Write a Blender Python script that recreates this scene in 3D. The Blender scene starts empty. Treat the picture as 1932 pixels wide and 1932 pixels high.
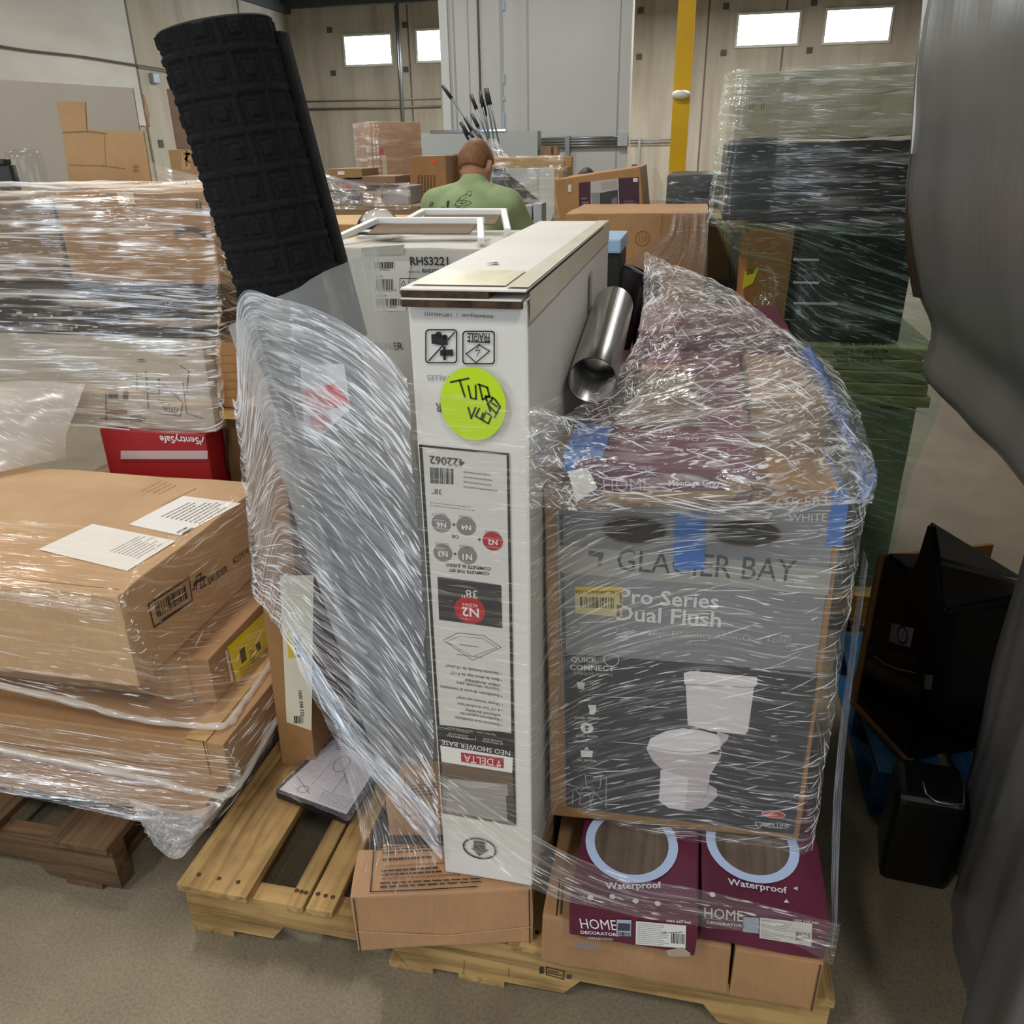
import bpy, bmesh, random
from math import *
from mathutils import Vector, Matrix, noise
from mathutils.bvhtree import BVHTree
random.seed(7)
S = bpy.context.scene
COL = S.collection

# ------------------------------------------------------------------ camera
# the whole place is laid out in metres in the frame of the middle pallet:
# x along its front stringer, y away from the camera, z up, floor at z = 0
CAM = Vector((0.9009, -1.0044, 1.452))
FPX, PITCH, ROLL, YAW = 1533.84, 0.4218, 0.0176, 0.2155
_F = Vector((-sin(YAW) * cos(PITCH), cos(YAW) * cos(PITCH), -sin(PITCH)))
_R = Vector((cos(YAW), sin(YAW), 0))
_D = _F.cross(_R)                                   # image down
_X = _R * cos(ROLL) + _D * sin(ROLL)
_Y = _R * sin(ROLL) - _D * cos(ROLL)
cd = bpy.data.cameras.new('camera'); cam = bpy.data.objects.new('camera', cd); COL.objects.link(cam)
cd.sensor_width = 36; cd.lens = 36 * FPX / 1932; cd.clip_start = .02; cd.clip_end = 200
cam.matrix_world = Matrix(((_X.x, _Y.x, -_F.x, CAM.x), (_X.y, _Y.y, -_F.y, CAM.y), (_X.z, _Y.z, -_F.z, CAM.z), (0, 0, 0, 1)))
S.camera = cam
def ray(px, py):
    return _F + _X * ((px - 966) / FPX) - _Y * ((py - 966) / FPX)
def AY(px, py, y):                                  # survey a photo point on the upright plane y
    d = ray(px, py); return CAM + d * ((y - CAM.y) / d.y)
def AZ(px, py, z):                                  # ... on the level plane z
    d = ray(px, py); return CAM + d * ((z - CAM.z) / d.z)
def AP(px, py, o, n):
    d = ray(px, py); return CAM + d * ((Vector(o) - CAM).dot(n) / d.dot(n))

# ------------------------------------------------------------------ world, lights, exposure
S.view_settings.view_transform = 'Standard'; S.view_settings.look = 'None'
S.view_settings.gamma = 1; S.view_settings.use_curve_mapping = False
S.view_settings.exposure = 0.0
W = bpy.data.worlds.new('world'); S.world = W; W.use_nodes = True
W.node_tree.nodes['Background'].inputs[0].default_value = (.80, .84, .9, 1)
W.node_tree.nodes['Background'].inputs[1].default_value = .30
def area(name, loc, size, power, col=(1, .96, .9), rot=(0, 0, 0)):
    l = bpy.data.lights.new(name, 'AREA'); l.shape = 'RECTANGLE'; l.size, l.size_y = size; l.energy = power; l.color = col
    o = bpy.data.objects.new(name, l); COL.objects.link(o); o.location = loc; o.rotation_euler = rot
    return o
LIGHTS = []
for lx in (-5, -1.2, 2.6):
    for ly in (-3.2, 1.6, 7.0, 13.0, 19.0):
        if lx > 2 and ly == 7.0: continue
        LIGHTS.append(area('high_bay_light', (lx, ly, 5.3), (.4, 1.3), (35 if lx > 2 and ly > 0 else 95) if ly < 3 else (150 if ly < 8 else 260)))
# daylight from the open dock doors behind and to the left of the camera
area('dock_door_daylight', (-3.6, -4.2, 2.0), (2.6, 2.6), 75, (.72, .85, 1), (radians(82), 0, radians(-42)))
area('dock_door_daylight', (2.4, -6.0, 2.4), (3.0, 2.6), 70, (.8, .9, 1), (radians(78), 0, radians(14)))
S.cycles.transparent_max_bounces = 24
S.cycles.max_bounces = 8

# ------------------------------------------------------------------ materials
def C(h):
    h = h.lstrip('#'); v = [int(h[i:i + 2], 16) / 255 for i in (0, 2, 4)]
    return tuple(x / 12.92 if x < .04045 else ((x + .055) / 1.055) ** 2.4 for x in v) + (1,)
_mats = {}
def nt(name):
    m = bpy.data.materials.new(name); m.use_nodes = True; t = m.node_tree; b = t.nodes['Principled BSDF']
    return m, t, b
def N(t, typ, **kw):
    n = t.nodes.new(typ)
    for k, v in kw.items():
        if k[0] == '_': setattr(n, k[1:], v)
        else: n.inputs[k.replace('_', ' ') if k.replace('_', ' ') in n.inputs else k].default_value = v
    return n
def ramp(t, src, stops):
    r = t.nodes.new('ShaderNodeValToRGB'); e = r.color_ramp.elements
    while len(e) < len(stops): e.new(.5)
    for el, (p, c) in zip(e, stops):
        el.position = p; el.color = c if len(c) == 4 else (*c, 1)
    t.links.new(src, r.inputs[0]); return r.outputs[0]
def mapped(t, scale=(1, 1, 1), coord='Object'):
    tc = t.nodes.new('ShaderNodeTexCoord'); mp = t.nodes.new('ShaderNodeMapping'); mp.inputs['Scale'].default_value = scale
    t.links.new(tc.outputs[coord], mp.inputs[0]); return mp.outputs[0]
def flat(hexc, rough=.6, metal=0., spec=.5, name=None):
    k = ('flat', hexc, rough, metal, spec)
    if k in _mats: return _mats[k]
    m, t, b = nt(name or 'plain'); b.inputs['Base Color'].default_value = C(hexc); b.inputs['Roughness'].default_value = rough
    b.inputs['Metallic'].default_value = metal; b.inputs['Specular IOR Level'].default_value = spec
    _mats[k] = m; return m
def mottled(name, a, b_, scale=(3, 3, 3), detail=6, rough=.75, bump=.0, lo=.35, hi=.65, bscale=None, dist=.01, spec=.4, metal=0):
    k = (name, a, b_, scale, rough, bump)
    if k in _mats: return _mats[k]
    m, t, b = nt(name); v = mapped(t, scale)
    n = N(t, 'ShaderNodeTexNoise', Scale=1., Detail=detail, Roughness=.6); t.links.new(v, n.inputs['Vector'])
    t.links.new(ramp(t, n.outputs[0], [(lo, C(a)), (hi, C(b_))]), b.inputs['Base Color'])
    b.inputs['Roughness'].default_value = rough; b.inputs['Specular IOR Level'].default_value = spec; b.inputs['Metallic'].default_value = metal
    if bump:
        v2 = mapped(t, bscale or scale); n2 = N(t, 'ShaderNodeTexNoise', Scale=1., Detail=8., Roughness=.65); t.links.new(v2, n2.inputs['Vector'])
        bp = N(t, 'ShaderNodeBump', Strength=bump, Distance=dist); t.links.new(n2.outputs[0], bp.inputs['Height']); t.links.new(bp.outputs[0], b.inputs['Normal'])
    _mats[k] = m; return m
def cardboard(hexc='b08d66', gloss=.62):
    k = ('cb', hexc, gloss)
    if k in _mats: return _mats[k]
    m, t, b = nt('cardboard'); c = Vector(C(hexc)[:3])
    n = N(t, 'ShaderNodeTexNoise', Scale=5., Detail=6., Roughness=.65); t.links.new(mapped(t), n.inputs['Vector'])
    base = ramp(t, n.outputs[0], [(.3, tuple(c * .86)), (.7, tuple(c * 1.08))])
    f = N(t, 'ShaderNodeTexNoise', Scale=1., Detail=3.); t.links.new(mapped(t, (260, 260, 24)), f.inputs['Vector'])
    mx = N(t, 'ShaderNodeMix', _data_type='RGBA', _blend_type='MULTIPLY'); mx.inputs[0].default_value = .35
    t.links.new(base, mx.inputs[6]); t.links.new(ramp(t, f.outputs[0], [(.35, (.78, .78, .78)), (.65, (1, 1, 1))]), mx.inputs[7])
    t.links.new(mx.outputs[2], b.inputs['Base Color']); b.inputs['Roughness'].default_value = gloss; b.inputs['Specular IOR Level'].default_value = .3
    n2 = N(t, 'ShaderNodeTexNoise', Scale=9., Detail=5.); t.links.new(mapped(t), n2.inputs['Vector'])
    bp = N(t, 'ShaderNodeBump', Strength=.35, Distance=.006); t.links.new(n2.outputs[0], bp.inputs['Height']); t.links.new(bp.outputs[0], b.inputs['Normal'])
    _mats[k] = m; return m
def wood(a, b_, axis=1, name='pine_wood'):
    k = ('wood', a, b_, axis)
    if k in _mats: return _mats[k]
    m, t, b = nt(name); sc = [38, 38, 38]; sc[axis] = 2.2
    n = N(t, 'ShaderNodeTexNoise', Scale=1., Detail=5., Roughness=.6, Distortion=.6); t.links.new(mapped(t, tuple(sc)), n.inputs['Vector'])
    col = ramp(t, n.outputs[0], [(.28, C(a)), (.55, C(b_)), (.8, tuple(Vector(C(b_)[:3]) * 1.15))])
    n3 = N(t, 'ShaderNodeTexNoise', Scale=6., Detail=4.); t.links.new(mapped(t), n3.inputs['Vector'])
    mx = N(t, 'ShaderNodeMix', _data_type='RGBA', _blend_type='MULTIPLY'); mx.inputs[0].default_value = 1
    t.links.new(col, mx.inputs[6]); t.links.new(ramp(t, n3.outputs[0], [(.3, (.55, .5, .45)), (.55, (1, 1, 1))]), mx.inputs[7])
    t.links.new(mx.outputs[2], b.inputs['Base Color']); b.inputs['Roughness'].default_value = .62; b.inputs['Specular IOR Level'].default_value = .3
    bp = N(t, 'ShaderNodeBump', Strength=.4, Distance=.003); t.links.new(n.outputs[0], bp.inputs['Height']); t.links.new(bp.outputs[0], b.inputs['Normal'])
    _mats[k] = m; return m
def film(tint='e9eef5', haze=.06, streak=.5, sx=3.2, sy=120., gloss=.18, spark=.55, bump=.9, lo=.50, hi=.66, crumple=False, glint_fleck=.5, fs=(20, 210), fth=.63):
    """Stretch film: mostly clear, milky along its stretched folds, glossy and finely rippled, with white flecks painted in as glints of light. UV = metres along / across the pull."""
    k = ('film', tint, haze, streak, sx, sy, gloss, spark, bump, lo, hi, crumple, glint_fleck, fs, fth)
    if k in _mats: return _mats[k]
    m = bpy.data.materials.new('stretch_film'); m.use_nodes = True; t = m.node_tree; t.nodes.clear(); L = t.links.new
    out = t.nodes.new('ShaderNodeOutputMaterial')
    v1 = mapped(t, (sx, sy, 1), 'UV'); v2 = mapped(t, (sx * 2.7, sy * 2.9, 1), 'UV'); v3 = mapped(t, (1.6, 9, 1), 'UV')
    n1 = N(t, 'ShaderNodeTexNoise', Scale=1., Detail=2.5, Roughness=.6, Distortion=2.2 if crumple else .12); L(v1, n1.inputs['Vector'])
    n2 = N(t, 'ShaderNodeTexNoise', Scale=1., Detail=2., Roughness=.6, Distortion=1.2 if crumple else .08); L(v2, n2.inputs['Vector'])
    n3 = N(t, 'ShaderNodeTexNoise', Scale=1., Detail=3.); L(v3, n3.inputs['Vector'])
    h = N(t, 'ShaderNodeMath', _operation='MULTIPLY_ADD'); L(n2.outputs[0], h.inputs[0]); h.inputs[1].default_value = .5; L(n1.outputs[0], h.inputs[2])
    bp = N(t, 'ShaderNodeBump', Strength=bump, Distance=.004); L(h.outputs[0], bp.inputs['Height'])
    st = ramp(t, n1.outputs[0], [(lo, (0, 0, 0)), (hi, (1, 1, 1))])
    pt = ramp(t, n3.outputs[0], [(.35, (.25, .25, .25)), (.65, (1, 1, 1))])
    at = N(t, 'ShaderNodeAttribute', _attribute_name='dens')
    a = N(t, 'ShaderNodeMath', _operation='MULTIPLY'); L(st, a.inputs[0]); L(pt, a.inputs[1])
    b = N(t, 'ShaderNodeMath', _operation='MULTIPLY_ADD'); L(a.outputs[0], b.inputs[0]); b.inputs[1].default_value = streak; b.inputs[2].default_value = haze
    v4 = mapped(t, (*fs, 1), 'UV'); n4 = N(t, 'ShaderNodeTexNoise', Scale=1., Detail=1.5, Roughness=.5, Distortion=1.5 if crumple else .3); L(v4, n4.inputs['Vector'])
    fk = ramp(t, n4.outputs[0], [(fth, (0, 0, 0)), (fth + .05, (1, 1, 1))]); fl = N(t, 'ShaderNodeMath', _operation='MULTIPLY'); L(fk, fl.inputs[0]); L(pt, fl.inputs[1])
    b2 = N(t, 'ShaderNodeMath', _operation='MULTIPLY_ADD'); L(fl.outputs[0], b2.inputs[0]); b2.inputs[1].default_value = glint_fleck; L(b.outputs[0], b2.inputs[2]); b = b2  # crease glints painted as opaque white, beside some stress whitening of the film
    c = N(t, 'ShaderNodeMath', _operation='MULTIPLY', _use_clamp=True); L(b.outputs[0], c.inputs[0]); L(at.outputs['Fac'], c.inputs[1])
    tr = N(t, 'ShaderNodeBsdfTransparent'); tr.inputs[0].default_value = tuple(.66 + .34 * x for x in C(tint)[:3]) + (1,)
    df = N(t, 'ShaderNodeBsdfDiffuse'); df.inputs[0].default_value = C(tint); L(bp.outputs[0], df.inputs['Normal'])
    tl = N(t, 'ShaderNodeBsdfTranslucent'); tl.inputs[0].default_value = C(tint)
    md = N(t, 'ShaderNodeMixShader'); md.inputs[0].default_value = .35; L(df.outputs[0], md.inputs[1]); L(tl.outputs[0], md.inputs[2])
    m1 = N(t, 'ShaderNodeMixShader'); L(c.outputs[0], m1.inputs[0]); L(tr.outputs[0], m1.inputs[1]); L(md.outputs[0], m1.inputs[2])
    gl = N(t, 'ShaderNodeBsdfGlossy'); gl.inputs['Roughness'].default_value = gloss; L(bp.outputs[0], gl.inputs['Normal'])
    g = N(t, 'ShaderNodeMath', _operation='MULTIPLY_ADD'); L(a.outputs[0], g.inputs[0]); g.inputs[1].default_value = spark * .22; g.inputs[2].default_value = spark * .05
    g2 = N(t, 'ShaderNodeMath', _operation='MULTIPLY_ADD'); L(fl.outputs[0], g2.inputs[0]); g2.inputs[1].default_value = glint_fleck * .5; L(g.outputs[0], g2.inputs[2]); L(g2.outputs[0], gl.inputs[0])
    m2 = N(t, 'ShaderNodeAddShader'); L(m1.outputs[0], m2.inputs[0]); L(gl.outputs[0], m2.inputs[1])
    L(m2.outputs[0], out.inputs[0]); _mats[k] = m; return m
# ------------------------------------------------------------------ helpers
def thing(name, label, cat, loc=(0, 0, 0), group=None):
    o = bpy.data.objects.new(name, None); o.empty_display_size = .05; COL.objects.link(o); o.location = loc
    o['label'] = label; o['category'] = cat
    if group: o['group'] = group
    return o
def tag(o, label, cat, group=None, kind=None):
    o['label'] = label; o['category'] = cat
    if group: o['group'] = group
    if kind: o['kind'] = kind
    return o
def base(parent):
    v = Vector((0, 0, 0))
    while parent: v += Vector(parent.location); parent = parent.parent
    return v
def obj(name, bm, mats, parent=None, smooth=False, label=None):
    if parent: bmesh.ops.translate(bm, verts=bm.verts, vec=-base(parent))
    me = bpy.data.meshes.new(name); bm.to_mesh(me); bm.free()
    for m in (mats if isinstance(mats, (list, tuple)) else [mats]): me.materials.append(m)
    if smooth:
        for p in me.polygons: p.use_smooth = True
    o = bpy.data.objects.new(name, me); COL.objects.link(o)
    if parent: o.parent = parent
    if label: o['label'] = label
    return o
def struct(name, bm, mats, parent=None, **k):
    o = obj(name, bm, mats, parent, **k)
    if not parent: o['kind'] = 'structure'
    return o
def V3(*a): return Vector(a)
def hexa(bm, o, ux, uy, uz, bevel=0., seg=2, mi=0):
    o, ux, uy, uz = map(Vector, (o, ux, uy, uz))
    vs = [bm.verts.new(o + ux * i + uy * j + uz * k) for k in (0, 1) for j in (0, 1) for i in (0, 1)]
    fs = [bm.faces.new([vs[i] for i in f]) for f in ((0, 2, 3, 1), (4, 5, 7, 6), (0, 1, 5, 4), (2, 6, 7, 3), (0, 4, 6, 2), (1, 3, 7, 5))]
    if ux.cross(uy).dot(uz) < 0: bmesh.ops.reverse_faces(bm, faces=fs)
    for f in fs: f.material_index = mi
    if bevel:
        es = list({e for f in fs for e in f.edges})
        r = bmesh.ops.bevel(bm, geom=es, offset=bevel, segments=seg, affect='EDGES', profile=.6)
        for f in r['faces']: f.material_index = mi
    return vs
def bx(bm, x0, x1, y0, y1, z0, z1, bevel=0., mi=0, seg=2):
    return hexa(bm, (x0, y0, z0), (x1 - x0, 0, 0), (0, y1 - y0, 0), (0, 0, z1 - z0), bevel, seg, mi)
def box(name, x0, x1, y0, y1, z0, z1, mat, parent=None, bevel=.003, label=None):
    bm = bmesh.new(); bx(bm, x0, x1, y0, y1, z0, z1, bevel); return obj(name, bm, mat, parent, label=label)
def frame3(d):
    d = Vector(d).normalized(); a = Vector((0, 0, 1)) if abs(d.z) < .9 else Vector((1, 0, 0))
    u = a.cross(d).normalized(); return u, d.cross(u), d
def tube(bm, pts, r, seg=8, caps=True, mi=0):
    pts = [Vector(p) for p in pts]; rs = r if isinstance(r, (list, tuple)) else [r] * len(pts); rings = []
    for i, p in enumerate(pts):
        d = pts[min(i + 1, len(pts) - 1)] - pts[max(i - 1, 0)]
        u, v, _ = frame3(d)
        if rings:
            u = (pu - d.normalized() * pu.dot(d.normalized())).normalized(); v = d.normalized().cross(u)
        pu = u
        rings.append([bm.verts.new(p + (u * cos(2 * pi * k / seg) + v * sin(2 * pi * k / seg)) * rs[i]) for k in range(seg)])
    for a, b in zip(rings, rings[1:]):
        for k in range(seg):
            f = bm.faces.new((a[k], a[(k + 1) % seg], b[(k + 1) % seg], b[k])); f.material_index = mi
    if caps:
        for rg, rev in ((rings[0], True), (rings[-1], False)):
            f = bm.faces.new(rg[::-1] if rev else rg); f.material_index = mi
    return rings
def ell(bm, c, r, rot=None, u=18, v=12):
    m = Matrix.Translation(Vector(c)) @ (rot or Matrix()).to_4x4() @ Matrix.Diagonal((*r, 1))
    bmesh.ops.create_uvsphere(bm, u_segments=u, v_segments=v, radius=1, matrix=m)
def loft(bm, rows, closed=False, mi=0, uvs=None):
    vs = [[bm.verts.new(p) for p in r] for r in rows]; n = len(vs[0]); lay = bm.loops.layers.uv.verify() if uvs else None
    for i in range(len(vs) - 1):
        for j in range(n if closed else n - 1):
            k = (j + 1) % n; f = bm.faces.new((vs[i][j], vs[i][k], vs[i + 1][k], vs[i + 1][j])); f.material_index = mi; f.smooth = True
            if uvs:
                for lp, (a, b) in zip(f.loops, ((i, j), (i, k), (i + 1, k), (i + 1, j))): lp[lay].uv = uvs[a][b]
    return vs
def cr(pts, n):                                     # Catmull-Rom through tuples of floats, n samples
    P = [pts[0]] + list(pts) + [pts[-1]]; out = []; k = len(pts) - 1
    for i in range(n):
        t = i / (n - 1) * k; s = min(int(t), k - 1); f = t - s; a, b, c, d = P[s:s + 4]
        out.append(tuple(.5 * ((2 * q) + (-p + r) * f + (2 * p - 5 * q + 4 * r - w) * f * f + (-p + 3 * q - 3 * r + w) * f ** 3) for p, q, r, w in zip(a, b, c, d)))
    return out
def lin(pts, n):
    out = []; k = len(pts) - 1
    for i in range(n):
        t = i / (n - 1) * k; s = min(int(t), k - 1); f = t - s
        out.append(tuple(a + (b - a) * f for a, b in zip(pts[s], pts[s + 1])))
    return out

# ------------------------------------------------------------------ printing (flat inks on faces)
_txt = {}
def text_mesh(s, bold=False):
    k = (s, bold)
    if k not in _txt:
        cu = bpy.data.curves.new('type', 'FONT'); cu.body = s; cu.resolution_u = 2; cu.offset = .018 if bold else 0
        ob = bpy.data.objects.new('type', cu); me = ob.to_mesh()
        vs = [(v.co.x, v.co.y) for v in me.vertices]; fs = [tuple(p.vertices) for p in me.polygons]
        ob.to_mesh_clear(); bpy.data.objects.remove(ob); bpy.data.curves.remove(cu)
        x0 = min(v[0] for v in vs) if vs else 0; w = (max(v[0] for v in vs) - x0) if vs else 1
        _txt[k] = ([((x - x0) / w, y / w) for x, y in vs], fs)
    return _txt[k]
class Ink:
    def __init__(s, o, u, v, uv=False):
        s.o = Vector(o); s.u = Vector(u).normalized(); s.v = Vector(v).normalized(); s.n = s.u.cross(s.v).normalized(); s.uv = uv
        s.bm = bmesh.new(); s.mats = []
    def P(s, p):
        if s.uv: return Vector(p)
        q = AP(p[0], p[1], s.o, s.n) - s.o; return Vector((q.dot(s.u), q.dot(s.v)))
    def mi(s, c):
        m = c if isinstance(c, bpy.types.Material) else flat(c, .55, name='ink')
        if m not in s.mats: s.mats.append(m)
        return s.mats.index(m)
    def W(s, p, k): return s.o + s.u * p[0] + s.v * p[1] + s.n * (.0009 + .0004 * k)
    def raw(s, pts, c, k=0):
        f = s.bm.faces.new([s.bm.verts.new(s.W(p, k)) for p in pts]); f.material_index = s.mi(c)
        f.normal_update()
        if f.normal.dot(s.n) < 0: f.normal_flip()
    def poly(s, pts, c, k=0): s.raw([s.P(p) for p in pts], c, k)
    def rect(s, a, b, c, k=0): s.poly([a, (b[0], a[1]), b, (a[0], b[1])], c, k)
    def urect(s, u0, v0, u1, v1, c, k=0): s.raw([(u0, v0), (u1, v0), (u1, v1), (u0, v1)], c, k)
    def line(s, pts, w, c, k=1, closed=False):
        q = [s.P(p) for p in pts]; q = q + [q[0]] if closed else q
        for a, b in zip(q, q[1:]):
            d = (b - a)
            if d.length < 1e-6: continue
            d = d.normalized(); n = Vector((-d.y, d.x)) * w / 2; e = d * w * .4
            s.raw([a - n - e, b - n + e, b + n + e, a + n - e], c, k)
    def disc(s, p, r, c, k=1, ry=None, seg=28):
        q = s.P(p); s.raw([(q.x + r * cos(2 * pi * i / seg), q.y + (ry or r) * sin(2 * pi * i / seg)) for i in range(seg)], c, k)
    def ring(s, p, r, w, c, k=1, ry=None, a0=0, a1=360, seg=40):
        q = s.P(p); ry = ry or r; m = s.mi(c)
        for i in range(seg):
            t = [radians(a0 + (a1 - a0) * (i + j) / seg) for j in (0, 1)]
            pts = [(q.x + (r + e) * cos(x), q.y + (ry + e) * sin(x)) for x, e in ((t[0], -w / 2), (t[1], -w / 2), (t[1], w / 2), (t[0], w / 2))]
            s.raw(pts, c, k)
    def text(s, st, a, b, c='1c1a19', k=2, bold=False, hs=1.):
        A, B = s.P(a), s.P(b); d = B - A; n = Vector((-d.y, d.x)); vs, fs = text_mesh(st, bold); m = s.mi(c)
        w = [s.bm.verts.new(s.W(A + d * x + n * (y * hs), k)) for x, y in vs]
        for f in fs:
            try:
                g = s.bm.faces.new([w[i] for i in f]); g.material_index = m; g.normal_update()
                if g.normal.dot(s.n) < 0: g.normal_flip()
            except ValueError: pass
    def quad(s, a, b, c_, d, f):                       # bilinear on a pixel quad
        return (a[0] * (1 - f[0]) * (1 - f[1]) + b[0] * f[0] * (1 - f[1]) + c_[0] * f[0] * f[1] + d[0] * (1 - f[0]) * f[1],
                a[1] * (1 - f[0]) * (1 - f[1]) + b[1] * f[0] * (1 - f[1]) + c_[1] * f[0] * f[1] + d[1] * (1 - f[0]) * f[1])
    def bars(s, a, b, c_, d, col='1c1a19', n=26, k=2):
        x = 0.; rnd = random.Random(n + int(a[0] * 10))
        while x < 1:
            w = rnd.choice((.5, .5, 1, 1.6)) / n
            if x + w > 1: break
            s.poly([s.quad(a, b, c_, d, f) for f in ((x, 0), (x + w, 0), (x + w, 1), (x, 1))], col, k); x += w + rnd.choice((.5, .7, 1.1)) / n
    def greek(s, a, b, c_, d, rows, col='2a2624', k=2, fill=.45, seed=1):   # lines of print too small to read
        rnd = random.Random(seed)
        for r in range(rows):
            y0 = (r + .5 - fill / 2) / rows; y1 = (r + .5 + fill / 2) / rows; x = 0.; end = rnd.uniform(.7, 1)
            while x < end:
                w = rnd.uniform(.03, .11)
                s.poly([s.quad(a, b, c_, d, f) for f in ((x, y0), (min(x + w, 1), y0), (min(x + w, 1), y1), (x, y1))], col, k); x += w + .018
    def done(s, parent, name='printing', label=None):
        if not s.bm.faces: s.bm.free(); return None
        return obj(name, s.bm, s.mats, parent, label=label)

class Carton:
    """A carton standing at o (its front left bottom corner), w wide, d deep, h high, turned rz about that corner and tipped."""
    def __init__(s, name, label, o, w, d, h, mat, rz=0, ry=0, rx=0, cat='box', group=None, bevel=.004, soft=.002, body='body', root=None):
        M = Matrix.Rotation(radians(rz), 3, 'Z') @ Matrix.Rotation(radians(ry), 3, 'Y') @ Matrix.Rotation(radians(rx), 3, 'X')
        s.o = Vector(o); s.ux, s.uy, s.uz = M @ V3(1, 0, 0), M @ V3(0, 1, 0), M @ V3(0, 0, 1); s.w, s.d, s.h = w, d, h
        s.root = root or thing(name, label, cat, s.o + s.ux * w / 2 + s.uy * d / 2, group)
        bm = bmesh.new(); hexa(bm, s.o, s.ux * w, s.uy * d, s.uz * h, bevel)
        if soft:
            es = [e for e in bm.edges if e.calc_length() > .05]
            bmesh.ops.subdivide_edges(bm, edges=es, cuts=7, use_grid_fill=True)
            sd = Vector(o) * 7
            for v in bm.verts: v.co += noise.noise_vector(v.co * 9 + sd) * soft
        s.body = obj(body, bm, mat, s.root); s.inks = []
    def ink(s, face='front', uv=False):
        o, x, y, z, w, d, h = s.o, s.ux, s.uy, s.uz, s.w, s.d, s.h; e = .0012
        a = {'front': (o - y * e, x, z), 'right': (o + x * (w + e), y, z), 'top': (o + z * (h + e), x, y), 'left': (o - x * e + y * d, -y, z)}[face]
        i = Ink(*a, uv=uv); s.inks.append(i); return i
    def tape(s, face, u, wd, c='c8b48c', rough=.25, over=.03):
        i = s.ink(face, True); L = {'top': s.d, 'front': s.h, 'right': s.h}[face]; m = flat(c, rough, name='packing_tape')
        i.urect(u - wd / 2, -.001, u + wd / 2, L, m, 0); s.inks.remove(i); i.done(s.root, 'packing_tape')
        if face == 'top' and over:
            j = s.ink('front', True); j.urect(u - wd / 2, s.h - over, u + wd / 2, s.h, m, 0); s.inks.remove(j); j.done(s.root, 'packing_tape')
    def seam(s, face, u, c='4a3826'):
        i = s.ink(face, True); L = {'top': s.d, 'front': s.h, 'right': s.h}[face]; i.urect(u - .0012, 0, u + .0012, L, c, 0)
    def done(s, name='printing'):
        for i in s.inks: i.done(s.root, name)
        return s.root

# ------------------------------------------------------------------ stretch film sheets, bands and strands
FILMS = {}
def dens_attr(me, vals):
    a = me.attributes.new('dens', 'FLOAT', 'POINT')
    for i, v in enumerate(vals): a.data[i].value = v
def sheet(parent, name, cols, mat, rows=40, step=.018, slope=0., wrinkle=.004, seed=0, flow=None, ragged=.0, smoothpath=True):
    """cols: (x, y, z_low, z_high, density[, slope]) stations round the load; the film follows them. Returns the object."""
    cols = [c if len(c) == 6 else (*c, slope) for c in cols]
    n = max(8, int(sum((Vector(a[:2]) - Vector(b[:2])).length for a, b in zip(cols, cols[1:])) / step)); st = (cr if smoothpath else lin)(cols, n)
    pts, uvs, dens = [], [], []; s = 0.; g = 0.
    for i, c in enumerate(st):
        if i:
            ds = (Vector(c[:2]) - Vector(st[i - 1][:2])).length; s += ds; g += ds * c[5]
        a = Vector(st[min(i + 1, n - 1)][:2]) - Vector(st[max(i - 1, 0)][:2]); nn = Vector((a.y, -a.x)); nn = nn.normalized() if nn.length > 0 else nn
        pr, ur = [], []
        for j in range(rows):
            f = j / (rows - 1); z = c[2] + (c[3] - c[2]) * f
            w = noise.noise(Vector((s * 2.2 + seed, (z - g) * 26, seed))) * wrinkle + noise.noise(Vector((s * 7, (z - g) * 70, seed + 5))) * wrinkle * .4
            if ragged: z += noise.noise(Vector((s * 14, f, seed))) * ragged * (1 - f if j < rows / 2 else f)
            pr.append(Vector((c[0] + nn.x * (w + wrinkle), c[1] + nn.y * (w + wrinkle), z))); ur.append((s + seed, z - g))
            edge = min(f, 1 - f) * 2
            dens.append(max(0, c[4]) * (1 + .8 * max(0, 1 - edge * 12)))
        pts.append(pr); uvs.append(ur)
    bm = bmesh.new(); loft(bm, pts, uvs=uvs); o = obj(name, bm, mat, parent, smooth=True); dens_attr(o.data, dens); return o
def band(parent, name, A, B, mat, n=60, m=14, amp=.006, seed=0, dens=1., lift=(0, -1, 0)):
    """a strip of film between the two 3-D polylines A and B, gathered into ripples along its pull"""
    a, b = cr([tuple(p) for p in A], n), cr([tuple(p) for p in B], n); pts, uvs = [], []; s = 0.; L = Vector(lift)
    for i in range(n):
        p, q = Vector(a[i]), Vector(b[i])
        if i: s += ((p + q) / 2 - (Vector(a[i - 1]) + Vector(b[i - 1])) / 2).length
        w = (q - p).length
        pts.append([p.lerp(q, j / (m - 1)) + L * amp * (noise.noise(Vector((s * 4 + seed, j * 1.1, seed))) + .5 * noise.noise(Vector((s * 11, j * 2.7, seed + 3)))) for j in range(m)])
        uvs.append([(s + seed, w * j / (m - 1) + seed) for j in range(m)])
    bm = bmesh.new(); loft(bm, pts, uvs=uvs); o = obj(name, bm, mat, parent, smooth=True); dens_attr(o.data, [dens] * (n * m)); return o
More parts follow.
